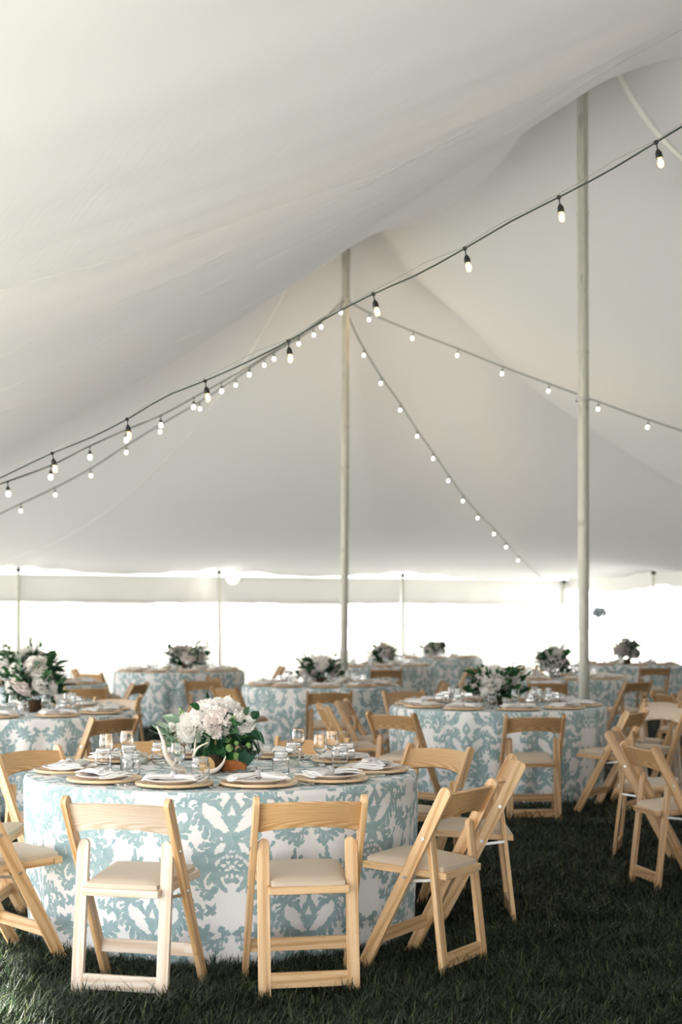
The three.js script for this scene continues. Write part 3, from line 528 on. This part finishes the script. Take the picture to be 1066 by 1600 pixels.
function cutlery(kind) {
  const s = new THREE.Shape();
  if (kind === 'fork') { s.moveTo(-0.0035, -0.1); s.lineTo(0.0035, -0.1); s.lineTo(0.0028, 0.03); s.quadraticCurveTo(0.011, 0.045, 0.011, 0.06); s.lineTo(0.0095, 0.1); s.lineTo(0.0075, 0.1); s.lineTo(0.007, 0.064); s.lineTo(0.0055, 0.064); s.lineTo(0.005, 0.102); s.lineTo(0.003, 0.102); s.lineTo(0.0025, 0.064); s.lineTo(-0.0025, 0.064); s.lineTo(-0.003, 0.102); s.lineTo(-0.005, 0.102); s.lineTo(-0.0055, 0.064); s.lineTo(-0.007, 0.064); s.lineTo(-0.0075, 0.1); s.lineTo(-0.0095, 0.1); s.lineTo(-0.011, 0.06); s.quadraticCurveTo(-0.011, 0.045, -0.0028, 0.03); }
  if (kind === 'knife') { s.moveTo(-0.005, -0.11); s.lineTo(0.005, -0.11); s.lineTo(0.004, 0.0); s.lineTo(0.008, 0.02); s.quadraticCurveTo(0.010, 0.08, 0.001, 0.115); s.lineTo(-0.004, 0.11); s.lineTo(-0.004, 0); }
  if (kind === 'spoon') { s.moveTo(-0.0045, -0.1); s.lineTo(0.0045, -0.1); s.lineTo(0.0028, 0.03); s.bezierCurveTo(0.02, 0.05, 0.018, 0.09, 0, 0.095); s.bezierCurveTo(-0.018, 0.09, -0.02, 0.05, -0.0028, 0.03); }
  s.closePath();
  const g = new THREE.ExtrudeGeometry(s, { depth: 0.0015, bevelEnabled: true, bevelSize: 0.0006, bevelThickness: 0.0006, bevelSegments: 1, curveSegments: 8 }); g.rotateX(-Math.PI / 2);
  return bend(g, (v) => { v.y += 0.004 + 0.5 * v.z * v.z - (v.z < -0.05 ? 0.9 * (v.z + 0.05) ** 2 : 0); });
}
const cut = { fork: cutlery('fork'), knife: cutlery('knife'), spoon: cutlery('spoon') };
function item(name, geometry, material, label, category, group, x, y, z, turn = 0) { const m = new THREE.Mesh(geometry, material); m.name = numbered(name); m.castShadow = m.receiveShadow = true; tag(m, label, category, group); place(m, x, y, z, turn); scene.add(m); return m; }
function setting(t, deg, r, words, n, near) {
  const [cx, cd] = by(t, deg, r), y = TOP + 0.001, a = R(deg), grp = 'on the ' + tableWords[t][0] + ' table', rnd = rng(n * 31 + t.length * 7);
  const put = (side, fwd) => [cx + Math.cos(a) * side - Math.sin(a) * fwd, -cd - Math.sin(a) * side - Math.cos(a) * fwd];
  item('charger_plate', chargerGeo, M.charger, 'tan wooden charger plate ' + words, 'charger', near ? undefined : 'charger plates ' + grp, cx, y, -cd, a + n);
  item('dinner_plate', plateGeo, M.china, 'white china plate ' + words, 'plate', near ? undefined : 'china plates ' + grp, cx, y + 0.0005, -cd);
  const nk = place(thing('napkin', 'ringed white napkin ' + words, 'napkin', near ? undefined : 'napkins ' + grp), cx, y + 0.0155, -cd, a + (rnd() - 0.5) * 0.5);
  part('napkin_fold', napkinGeos[n % 4], M.napkin, nk); part('napkin_ring', ringGeo, M.pewter, nk);
  if (near) {
    for (const [k, side] of [['fork', -0.195], ['fork', -0.222], ['knife', 0.192], ['spoon', 0.218]]) { const [x, z] = put(side, 0.01 + rnd() * 0.02); item(k, cut[k], M.silver, (k === 'fork' ? (side < -0.2 ? 'outer steel fork' : 'inner steel fork') : 'steel ' + k) + ' ' + words.replace(/^/, 'by the plate '), k, undefined, x, y, z, a + (rnd() - 0.5) * 0.12); }
  }
  return put;
}
const W1 = ['at the front table left, foremost of two overlapped', 'at the front table far left, behind another plate', 'at the front table above the pale chair', 'at the front table just above the right front chair', 'at the front table right, nearest the corner of three', 'at the outermost right end of the front table', 'at the front table right rear, beside two goblets', 'at the front table rear, right of the peonies', 'at the front table left rear, behind the stacked jars', 'at the front table rear, left of the peonies'];
[[-42, 0.71], [-80, 0.71], [-12, 0.72], [17, 0.72], [46, 0.72], [82, 0.72], [124, 0.70], [163, 0.71], [-128, 0.71], [-162, 0.71]].forEach(([deg, r], i) => setting('front', deg, r, W1[i], i, true));
const jarSpots = [[-0.957, 7.0, 'left of the peonies, in front of tall glasses'], [-0.62, 6.78, 'before the wood slices on the front table'], [-0.278, 7.08, 'on the front table right of the peonies'], [-0.005, 7.4, 'on the front table by the right goblets'], [-1.125, 7.26, 'leftmost on the front table'], [-0.90, 7.62, 'behind the antler tip on the front table'], [-0.235, 7.62, 'behind another jar right of the peonies'], [0.03, 7.56, 'behind the right goblets on the front table'], [-1.03, 7.45, 'among the left glasses, half hidden']];
for (const [x, d, w] of jarSpots) item('mason_jar', jarGeo, M.glass, 'clear embossed glass jar ' + w, 'jar', undefined, x, TOP + 0.001, -d, x * 9);
const gobletSpots = [[-0.40, 7.22, 'right beside the leaves of the peonies'], [-0.745, 7.02, 'before the left antler on the front table'], [-0.10, 7.5, 'front one of two on the right of the front table'], [-0.045, 7.75, 'rear one of two on the right of the front table'], [-0.22, 7.92, 'behind the jars at the front table rear right'], [-1.08, 7.75, 'behind the tumblers at the front table left'], [-1.15, 7.52, 'at the far left group on the front table']];
for (const [x, d, w] of gobletSpots) item('wine_goblet', gobletGeo, M.glass, 'clear stemmed goblet ' + w, 'goblet', undefined, x, TOP + 0.001, -d);
item('tumbler', tumblerGeo, M.glass, 'clear tall tumbler just behind the jar left of the peonies', 'tumbler', undefined, -1.0, TOP + 0.001, -7.18);
for (const [x, d, w] of [[-0.225, 7.42, 'between the jars right of the peonies'], [-0.98, 7.58, 'among the glasses left of the peonies']]) { const o = place(thing('votive_candle', 'small white candle in a clear glass ' + w, 'candle'), x, TOP + 0.001, -d); part('glass_cup', votiveGeo, M.thinGlass, o); part('wax', waxGeo, M.wax, o); part('wick', new THREE.CylinderGeometry(0.001, 0.001, 0.008, 6).translate(0, 0.036, 0), M.black, o); }
// the other tables: settings all round, a jar and a goblet by each
for (const [t, n, off] of [['middle', 10, 8], ['left', 10, 0], ['leftfar', 10, 12], ['centre', 10, 4], ['backleft', 10, 16], ['backpole', 10, 7], ['backright', 8, 3], ['rightpole', 10, 13], ['rightfar', 8, 5], ['rightnear', 10, 18]]) {
  const rnd = rng(n + off * 5), grp = 'on the ' + tableWords[t][0] + ' table', nth = ['leftmost', 'second from left', 'third from left', 'fourth from left', 'fifth from left', 'sixth from left'];
  const seats = Array.from({ length: n }, (_, k) => { const deg = off + k * 360 / n, [x, d] = by(t, deg, T[t][2] - 0.205); return { k, deg, x, d, near: Math.cos(R(deg)) >= 0 }; }).filter((q) => Math.abs(q.x / q.d) <= 0.25);
  for (const q of seats) {
    const rank = seats.filter((o) => o.near === q.near && o.x < q.x).length, words = nth[rank] + ' along the ' + (q.near ? 'near' : 'far') + ' side of the ' + tableWords[t][0] + ' table';
    const put = setting(t, q.deg, T[t][2] - 0.205, words, q.k, false);
    const a = put(0.13 + 0.03 * rnd(), 0.22 + 0.04 * rnd()), b = put(0.03 + 0.04 * rnd(), 0.27 + 0.05 * rnd());
    item('mason_jar', jarFar, M.glass, 'clear glass jar, ' + words, 'jar', 'glass jars ' + grp, a[0], TOP + 0.001, a[1]);
    item('wine_goblet', gobletFar, M.glass, 'clear stemmed goblet, ' + words, 'goblet', 'goblets ' + grp, b[0], TOP + 0.001, b[1]);
  }
}
// ------------------------------------------------------------------ flowers
M.petal = ['#fbf8f5', '#f7efec', '#f3e2de'].map((c) => new THREE.MeshPhysicalMaterial({ color: c, roughness: 0.8, transmission: 0.45, thickness: 0, ior: 1.2, side: THREE.DoubleSide }));
M.leaf = ['#2f5a33', '#1f4229', '#47733f', '#7d9a82', '#a9bba6', '#356048'].map((c) => new THREE.MeshPhysicalMaterial({ color: c, roughness: 0.5, transmission: 0.15, thickness: 0, ior: 1.3, side: THREE.DoubleSide }));
M.moss = new THREE.MeshStandardMaterial({ color: '#8fae6a', roughness: 0.9 });
M.stem = new THREE.MeshStandardMaterial({ color: '#4f6b3c', roughness: 0.7 });
M.bark = new THREE.MeshStandardMaterial({ map: dataTexture(128, 128, (u, v, x, y) => { const q = 0.5 + 0.5 * noise(x * 0.12, y * 0.4, 3); return mixc(hex('#2e2219'), hex('#6b4f38'), q); }, true, 2, 2), roughness: 0.95 });
M.orange = new THREE.MeshStandardMaterial({ map: dataTexture(128, 128, (u, v, x, y) => { const q = 0.5 + 0.6 * noise(x * 0.1, y * 0.3, 5); return mixc(hex('#8a4a22'), hex('#d88a4c'), clamp(q, 0, 1)); }, true, 4, 4), roughness: 0.9 });
M.cutWood = new THREE.MeshStandardMaterial({ map: dataTexture(256, 256, (u, v) => { const r = Math.hypot(u - 0.5, v - 0.46) + 0.02 * noise(u * 6, v * 6, 2), q = 0.5 + 0.5 * Math.sin(r * 130 + 3 * noise(u * 3, v * 3, 8)); return mixc(hex('#e0bb84'), hex('#a9773f'), 0.6 * q + 0.4 * noise(u * 20, v * 20, 1) + (r < 0.06 ? 0.5 : 0)); }, true), roughness: 0.8 });
M.bone = new THREE.MeshStandardMaterial({ color: '#e3d6c8', roughness: 0.6 });
function peonyGeometry(r, seed, open = 1) {
  const q = rng(seed), list = [], up = V(0, 1, 0);
  const petals = (count, tilt0, size, rad, cup) => { for (let i = 0; i < count; i++) {
    const az = (i + q() * 0.6) / count * 2 * Math.PI, tilt = tilt0 + (q() - 0.5) * 0.25, s = size * (0.85 + 0.3 * q()), ph = q() * 6;
    const g = sheet(5, 7, (a, b) => { const y = a, x = (b - 0.5) * 2, w = 0.55 * Math.sin(Math.PI * (0.18 + 0.72 * y)) + 0.08; return V(x * w * s, y * s * (1 - 0.14 * x * x) + 0.05 * s * Math.sin(x * 9 + ph) * y * y, -cup * s * (x * x * 0.5 * w + Math.sin(y * Math.PI * 0.55) * 0.42) + 0.06 * s * Math.sin(x * 7 + ph) * y); });
    g.translate(0, 0, rad); g.rotateX(tilt); g.rotateY(az); list.push(g);
  } };
  petals(9, 1.25 * open, r * 1.15, r * 0.10, -0.55); petals(9, 0.95 * open, r * 1.1, r * 0.10, -0.65); petals(8, 0.65, r * 1.02, r * 0.10, -0.85); petals(8, 0.38, r * 0.92, r * 0.08, -1); petals(7, 0.15, r * 0.78, r * 0.05, -1.1); petals(5, 0.0, r * 0.6, r * 0.02, -1.0);
  return merged(list).translate(0, -r * 0.25, 0);
}
const peonies = [0, 1, 2].map((i) => peonyGeometry(0.07, 10 + i)), rose = peonyGeometry(0.07, 23, 0.75);
const leafGeo = (len, wid, curl) => sheet(8, 4, (a, b) => { const x = (b - 0.5) * 2, w = wid * Math.sin(Math.PI * Math.pow(a, 0.8)) ** 0.9; return V(x * w, a * len - Math.abs(x) * 0.04 * len, -curl * len * a * a + Math.abs(x) * w * 0.35); });
const leaves = [leafGeo(0.075, 0.022, 0.35), leafGeo(0.06, 0.025, 0.15), leafGeo(0.09, 0.014, 0.5), leafGeo(0.05, 0.008, 0.2), leafGeo(0.06, 0.034, 0.25)];
const aim = (m, dir, roll = 0) => { m.quaternion.setFromUnitVectors(V(0, 1, 0), dir.clone().normalize()); m.rotateY(roll); return m; };
const ballGeo = (() => { const q = rng(5), l = []; for (let i = 0; i < 60; i++) { const a = i * 2.4, y = 1 - 2 * (i + 0.5) / 60, s = Math.sqrt(1 - y * y); l.push(new THREE.IcosahedronGeometry(0.0042 + 0.001 * q(), 0).translate(Math.cos(a) * s * 0.015, y * 0.015, Math.sin(a) * s * 0.015)); } return merged(l); })();
{ // the front centrepiece
  const c = at(340, 1150, 7.28), o = place(thing('flower_centrepiece', 'full bouquet of white and blush peonies with dark leaves on the front table', 'flowers'), c.x, TOP, c.z), q = rng(77), S = 1 / 330;
  const P = (px, py, dz = 0) => V((px - 340) * S, (1213 - py) * S, dz);
  const vase = lathe([[0, 0], [0.055, 0], [0.06, 0.01], [0.06, 0.085], [0.055, 0.09], [0.05, 0.085], [0, 0.08]], 20); part('vase', vase, M.bark, o);
  for (const [px, py, dz, r, k, m, tx, tz] of [[346, 1116, 0.02, 1.12, 0, 0, 0.5, -0.1], [301, 1141, 0.06, 1.05, 1, 0, 0.9, 0.5], [343, 1137, 0.10, 0.86, 3, 1, 1.25, 0.05], [384, 1134, 0.085, 0.74, 2, 0, 0.8, -0.5], [323, 1122, 0.04, 0.85, 2, 0, 0.7, 0.3], [362, 1120, -0.05, 0.9, 1, 0, 0.2, -0.4], [325, 1126, -0.08, 0.9, 0, 1, -0.3, 0.2], [272, 1142, 0.02, 0.4, 2, 0, 0.8, 0.7], [312, 1109, -0.02, 0.34, 3, 2, 0.2, 0.5]]) {
    const f = part('peony', k === 3 ? rose : peonies[k], M.petal[m], o, m === 1 ? 'blush pink peony' : undefined); f.position.copy(P(px, py, dz)); f.rotation.set(tx, q() * 6, tz, 'ZXY'); f.scale.setScalar(r);
  }
  for (const [px, py, dz, s] of [[361, 1175, 0.12, 1.0], [371, 1188, 0.11, 1.0], [366, 1132, 0.09, 1.1], [372, 1168, 0.1, 0.6], [358, 1163, 0.1, 0.7], [390, 1172, 0.08, 0.8], [283, 1117, 0.02, 0.4], [287, 1121, 0.03, 0.35], [281, 1123, 0.02, 0.35]]) { const b = part('viburnum_ball', ballGeo, M.moss, o); b.position.copy(P(px, py, dz)); b.scale.setScalar(s); }
  const stems = [];
  const addLeaf = (p, dir, k, m, s) => { const l = part('leaf', leaves[k], M.leaf[m], o); l.position.copy(p); aim(l, dir, q() * 6); l.scale.setScalar(s); };
  for (let i = 0; i < 120; i++) { // dark collar of leaves under the flowers
    const a = (q() - 0.5) * 3.6, y = 0.07 + 0.17 * q(), rad = 0.05 + 0.06 * q(), p = V(Math.sin(a) * rad + 0.035, y, Math.cos(a) * rad * 0.9), d = V(Math.sin(a) * 1.1 + 0.25, 0.5 - q() * 1.3, Math.cos(a) * 0.9);
    addLeaf(p, d, [0, 1, 4, 4][i % 4], [0, 1, 1, 5, 0, 2][i % 6], 0.75 + 0.6 * q());
  }
  for (const [px, py, dx, dy, k, m, s] of [[388, 1172, 0.5, -1, 4, 1, 1.2], [384, 1180, 0.3, -1, 4, 5, 1.25], [393, 1160, 0.9, -0.9, 0, 1, 1.2], [396, 1150, 1, -0.6, 0, 5, 1.1], [392, 1140, 0.8, 0.4, 0, 3, 0.9], [396, 1130, 0.7, 0.8, 1, 1, 0.9], [398, 1142, 1, -0.8, 2, 3, 1], [386, 1125, 0.3, 1, 1, 1, 0.8], [330, 1098, -0.5, 0.9, 1, 1, 0.6], [314, 1116, -0.8, 0.6, 1, 0, 0.9], [283, 1135, -1, 0.6, 0, 3, 1.1], [272, 1133, -1, 0.8, 4, 4, 0.7], [268, 1142, -1, 0.25, 2, 4, 0.9], [262, 1148, -1, 0.05, 2, 3, 0.8], [265, 1152, -1, -0.3, 2, 4, 0.9], [318, 1168, -0.2, 0.4, 2, 4, 1.2], [320, 1180, 0.5, 0.7, 2, 4, 1.2], [312, 1178, -0.4, 0.8, 2, 4, 1], [372, 1155, 0.6, -0.8, 3, 4, 1], [380, 1152, 0.9, -0.5, 3, 4, 1]]) addLeaf(P(px, py, 0.09), V(dx, dy, 0.3), k, m, s);
  for (let i = 0; i < 90; i++) { // sage sprig at the left
    const t = q(), p = P(283 - 22 * t + (q() - 0.5) * 12, 1190 - 40 * t + (q() - 0.5) * 8, 0.04 + 0.05 * q()); addLeaf(p, V(-0.3 + (q() - 0.5) * 2, 0.7 + (q() - 0.5), 0.4), 3, i % 3 ? 3 : 4, 0.55 + 0.4 * q());
  }
  for (let i = 0; i < 12; i++) { const a = i / 12 * 6.28; stems.push(tube([V(0, 0.06, 0), V(Math.sin(a) * 0.05, 0.14, Math.cos(a) * 0.05), V(Math.sin(a) * 0.11, 0.24, Math.cos(a) * 0.08)], 0.0025, 8, 5)); }
  stems.push(tube([P(283, 1190, 0.03), P(276, 1160, 0.03), P(283, 1117, 0.02)], 0.0016, 8, 5), tube([P(300, 1180, 0.03), P(280, 1145, 0.03), P(262, 1128, 0.03)], 0.0018, 8, 5));
  part('stems', merged(stems), M.stem, o);
  // logs, bark and antlers round its foot
  const slice = (px, py, r, tilt, dz, label) => { const p = at(px, py, 7.28), s = place(thing('wood_slice', label, 'log'), p.x, TOP + r * 0.98, p.z + dz); s.rotation.set(0, tilt, 0); const b = new THREE.CylinderGeometry(r, r * 1.02, 0.11, 26, 3, true).rotateX(Math.PI / 2); bend(b, (v) => { const k = 1 + 0.05 * noise(v.x * 40, v.y * 40, v.z * 20); v.x *= k; v.y *= k; }); part('bark', b, M.bark, s); for (const e of [1, -1]) { const f = new THREE.CircleGeometry(r * 0.985, 26); if (e < 0) f.rotateY(Math.PI); f.translate(0, 0, e * 0.0555); part('cut_face', f, M.cutWood, s); } };
  slice(334, 1205, 0.043, -0.3, 0.155, 'round cut log showing its rings at the foot of the peonies');
  const br = bend(new THREE.BoxGeometry(0.125, 0.05, 0.03, 20, 6, 4), (v) => { v.y *= 1 - 0.9 * Math.max(0, v.x / 0.125 + 0.1); v.y += 0.012 * Math.sin(v.x * 30) - v.x * 0.25; v.z += 0.012 * noise(v.x * 50, v.y * 60, 2) + 0.03 * Math.sin(v.x * 14); v.y += 0.006 * noise(v.x * 90, v.z * 90, 6); });
  const bp = at(366, 1202, 7.15); item('bark_piece', br, M.orange, 'ragged orange-brown piece of bark under the right of the peonies', 'bark', undefined, bp.x, TOP + 0.036, bp.z, -0.2);
  const antler = (pts, rs, tines, label) => { const o = thing('antler', label, 'antler'), curve = new THREE.CatmullRomCurve3(pts), g = new THREE.TubeGeometry(curve, 40, 1, 10), n = 41, rad = 10, p = g.attributes.position, v = V(); for (let i = 0; i < n; i++) { const cc = curve.getPointAt(i / 40), w = mix(rs[0], rs[1], (i / 40) ** 1.3); for (let j = 0; j <= rad; j++) { const k = i * (rad + 1) + j; v.fromBufferAttribute(p, k).sub(cc).multiplyScalar(w).add(cc); p.setXYZ(k, v.x, v.y, v.z); } } g.computeVertexNormals(); part('beam', g, M.bone, o); for (const [a, b, r] of tines) part('tine', rod(a, b, r, 0.002, 8), M.bone, o); return o; };
  const A = (px, py, d) => at(px, py, d);
  antler([A(290, 1206, 7.02), A(272, 1196, 7.0), A(260, 1180, 6.98), A(255, 1158, 6.97), A(245, 1134, 6.96)], [0.016, 0.0035], [[A(272, 1197, 7.0), A(276, 1183, 6.9), 0.009], [A(288, 1206, 7.02), A(274, 1207, 6.92), 0.01]], 'pale antler curving upward left of the peonies');
  antler([A(322, 1207, 6.98), A(338, 1203, 6.96), A(348, 1193, 6.95), A(353, 1181, 6.94)], [0.013, 0.002], [[A(318, 1208, 6.98), A(300, 1203, 7.0), 0.008]], 'pale antler tip curving across the cut log');
  antler([A(305, 1196, 7.05), A(303, 1180, 7.0), A(310, 1168, 6.97), A(325, 1160, 6.96)], [0.009, 0.002], [[A(303, 1180, 7.0), A(306, 1154, 7.0), 0.005]], 'slim pale antler tine rising behind the goblet');
}
function bouquet(seed, wide, tall) {                 // centrepieces of the tables behind
  const o = new THREE.Group(), q = rng(seed), fol = [[], []];
  part('vase', bend(new THREE.CylinderGeometry(0.05, 0.055, 0.075, 12), (v) => { v.x *= 1 + 0.04 * noise(v.y * 40, v.z * 40, 1); }).translate(0, 0.0375, 0), M.bark, o);
  const n = 12;
  for (let i = 0; i < n; i++) { const a = i * 2.4 + q(), h = 0.1 + tall * (0.3 + 0.7 * q()), rad = wide * Math.sqrt((i + 0.4) / n) * 0.85; const f = part('peony', peonies[i % 3], M.petal[i % 4 === 3 ? 1 : 0], o); f.position.set(Math.sin(a) * rad, h * (1 - 0.3 * rad / wide), Math.cos(a) * rad); f.rotation.set(0.9 * rad / wide * Math.cos(a), q() * 6, -0.9 * rad / wide * Math.sin(a)); f.scale.setScalar(0.72 + 0.42 * q()); }
  for (let i = 0; i < 190; i++) { const a = q() * 6.28, e = q(), rad = wide * (0.25 + 0.75 * q()), y = 0.06 + tall * (0.0 + 0.95 * e), g = leaves[[0, 1, 3, 2][i % 4]].clone(); const m = new THREE.Object3D(); m.position.set(Math.sin(a) * rad, y, Math.cos(a) * rad); aim(m, V(Math.sin(a), 0.2 + 1.1 * (q() - 0.4), Math.cos(a)), q() * 6); m.scale.setScalar(0.75 + 0.6 * q()); m.updateMatrix(); fol[i % 3 ? 0 : 1].push(g.applyMatrix4(m.matrix)); }
  for (let i = 0; i < 10; i++) { const a = q() * 6.28, d = V(Math.sin(a) * 0.9, 0.4 + 0.9 * q(), Math.cos(a) * 0.9).normalize(), b = V(0, 0.1, 0), l = wide + 0.07 + 0.1 * q(); for (let k = 2; k < 10; k++) { const p = b.clone().addScaledVector(d, l * k / 9), m = new THREE.Object3D(); p.y -= 0.05 * (k / 9) ** 2; m.position.copy(p); aim(m, d.clone().add(V((q() - 0.5) * 1.6, (q() - 0.3), (q() - 0.5) * 1.6)), q() * 6); m.scale.setScalar(0.5 + 0.2 * q()); m.updateMatrix(); fol[k % 2].push(leaves[k % 3 ? 1 : 2].clone().applyMatrix4(m.matrix)); } }
  const f0 = part('foliage', merged(fol[0]), M.leaf[1], o), f1 = part('foliage', merged(fol[1]), M.leaf[0], o); f0.userData.kind = f1.userData.kind = 'stuff';
  return o;
}
const bq = [bouquet(301, 0.17, 0.2), bouquet(302, 0.15, 0.24), bouquet(303, 0.19, 0.18)];
[['middle', 0, 1.15, 0.4, -0.02, 'wide white bouquet with trailing leaves on the middle table'], ['left', 1, 1.25, 1.2, 0.12, 'tall white bouquet cut by the left frame edge on the left table'], ['leftfar', 2, 1.45, 2.2, 0, 'dark-leaved white bouquet at far left, above the left table flowers'], ['centre', 0, 1.1, 3.3, 0, 'white bouquet on the table below the middle pole'], ['backleft', 2, 1.35, 4.4, 0.1, 'large white bouquet before the windowed wall at back left'], ['backpole', 1, 1.05, 5.2, 0.1, 'small white bouquet just right of the middle pole'], ['backright', 2, 1.15, 0.9, 0, 'flat dark-leaved bouquet on the farthest table'], ['rightpole', 1, 1.15, 2.7, 0, 'white bouquet left of the right pole'], ['rightfar', 1, 1.25, 3.9, 0, 'tall dark-edged bouquet right of the right pole']].forEach(([t, k, s, turn, dx, label]) => {
  const o = bq[k].clone(); o.name = numbered('flower_centrepiece'); tag(o, label, 'flowers'); place(o, T[t][0] + dx, TOP, -T[t][1], turn); o.scale.setScalar(s); scene.add(o);
});

{ // a small dark-crowned tree out in the field
  const q = rng(61), l = [], c = at(937, 966, 62), o = place(thing('field_tree', 'small dark-crowned young tree out in the bright field, right of the right pole', 'tree'), c.x, 0, c.z);
  for (let i = 0; i < 240; i++) { const a = q() * 6.28, t = Math.acos(1 - 2 * q()), k = 0.5 + 0.5 * q(), m = new THREE.Object3D(); m.position.set(Math.cos(a) * Math.sin(t) * 0.32 * k, 1.74 + Math.cos(t) * 0.22 * k, Math.sin(a) * Math.sin(t) * 0.32 * k); aim(m, V(q() - 0.5, q() - 0.3, q() - 0.5), q() * 6); m.scale.setScalar(1.5); m.updateMatrix(); l.push(leaves[4].clone().applyMatrix4(m.matrix)); }
  tag(part('crown', merged(l), new THREE.MeshStandardMaterial({ color: '#141d20', roughness: 0.9, side: THREE.DoubleSide }), o), '', '', '', 'stuff'); part('trunk', rod(V(0, -0.05, 0), V(0.02, 1.7, 0), 0.016, 0.01), M.rope, o);
}
// ------------------------------------------------------------------ grass blades
{
  const q = rng(9), blade = (h, w, lean, az, x, z) => { const g = sheet(3, 1, (s, t) => { const k = (t - 0.5) * w * (1 - s * s * 0.95), b = lean * s * s; return V(k, h * s * (1 - 0.15 * s * lean / h), b); }); g.rotateY(az); g.translate(x, 0, z); return g; };
  const tuft = (seed, n, spread, hh) => { const r = rng(seed), l = []; for (let i = 0; i < n; i++) l.push(blade(hh * (0.5 + 0.7 * r()), 0.0042 + 0.002 * r(), hh * (0.15 + 1.0 * r()), r() * 6.28, (r() - 0.5) * spread, (r() - 0.5) * spread)); return merged(l); };
  const kinds = [tuft(1, 9, 0.05, 0.046), tuft(2, 8, 0.055, 0.056), tuft(3, 6, 0.06, 0.074), tuft(4, 4, 0.06, 0.066)];
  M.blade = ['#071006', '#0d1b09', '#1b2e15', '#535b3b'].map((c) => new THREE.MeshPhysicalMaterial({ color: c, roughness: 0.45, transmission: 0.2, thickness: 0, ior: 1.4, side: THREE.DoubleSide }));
  const zones = [[4.9, 7.2, 26000], [7.2, 10.5, 30000], [10.5, 16, 26000], [16, 33, 22000]];
  const m = new THREE.Matrix4(), e = new THREE.Euler(), quat = new THREE.Quaternion(), s = V(), p = V(), col = new THREE.Color();
  kinds.forEach((g, k) => {
    const share = [0.4, 0.3, 0.22, 0.08][k], list = [];
    zones.forEach(([a, b, n], zi) => { for (let i = 0; i < n * share; i++) { const d = Math.sqrt(mix(a * a, b * b, q())), x = (q() - 0.5) * 2 * (0.245 * d + 0.15); const cl = noise(x * 2.2, d * 2.2, 3) + 0.5 * noise(x * 7, d * 7, 6), sc = (0.75 + 0.55 * q() + 0.45 * cl) * (zi > 1 ? 1.25 : 1); if (sc < 0.3) continue; e.set((q() - 0.5) * 0.4, q() * 6.28, (q() - 0.5) * 0.4); quat.setFromEuler(e); s.set(sc * (1 + 0.5 * (zi > 1)), sc, sc * (1 + 0.5 * (zi > 1))); p.set(x, -0.004, -d); list.push([m.clone().compose(p, quat, s), 0.75 + 0.5 * q()]); } });
    const im = new THREE.InstancedMesh(g, M.blade[k], list.length); list.forEach(([mm, c], i) => { im.setMatrixAt(i, mm); im.setColorAt(i, col.setRGB(c, c, c * 0.95)); });
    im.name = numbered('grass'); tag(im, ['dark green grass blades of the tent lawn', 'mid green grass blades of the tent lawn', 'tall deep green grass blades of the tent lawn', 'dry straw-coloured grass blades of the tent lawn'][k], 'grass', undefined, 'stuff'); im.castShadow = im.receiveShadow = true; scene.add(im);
  });
}
renderer.render(scene, camera);
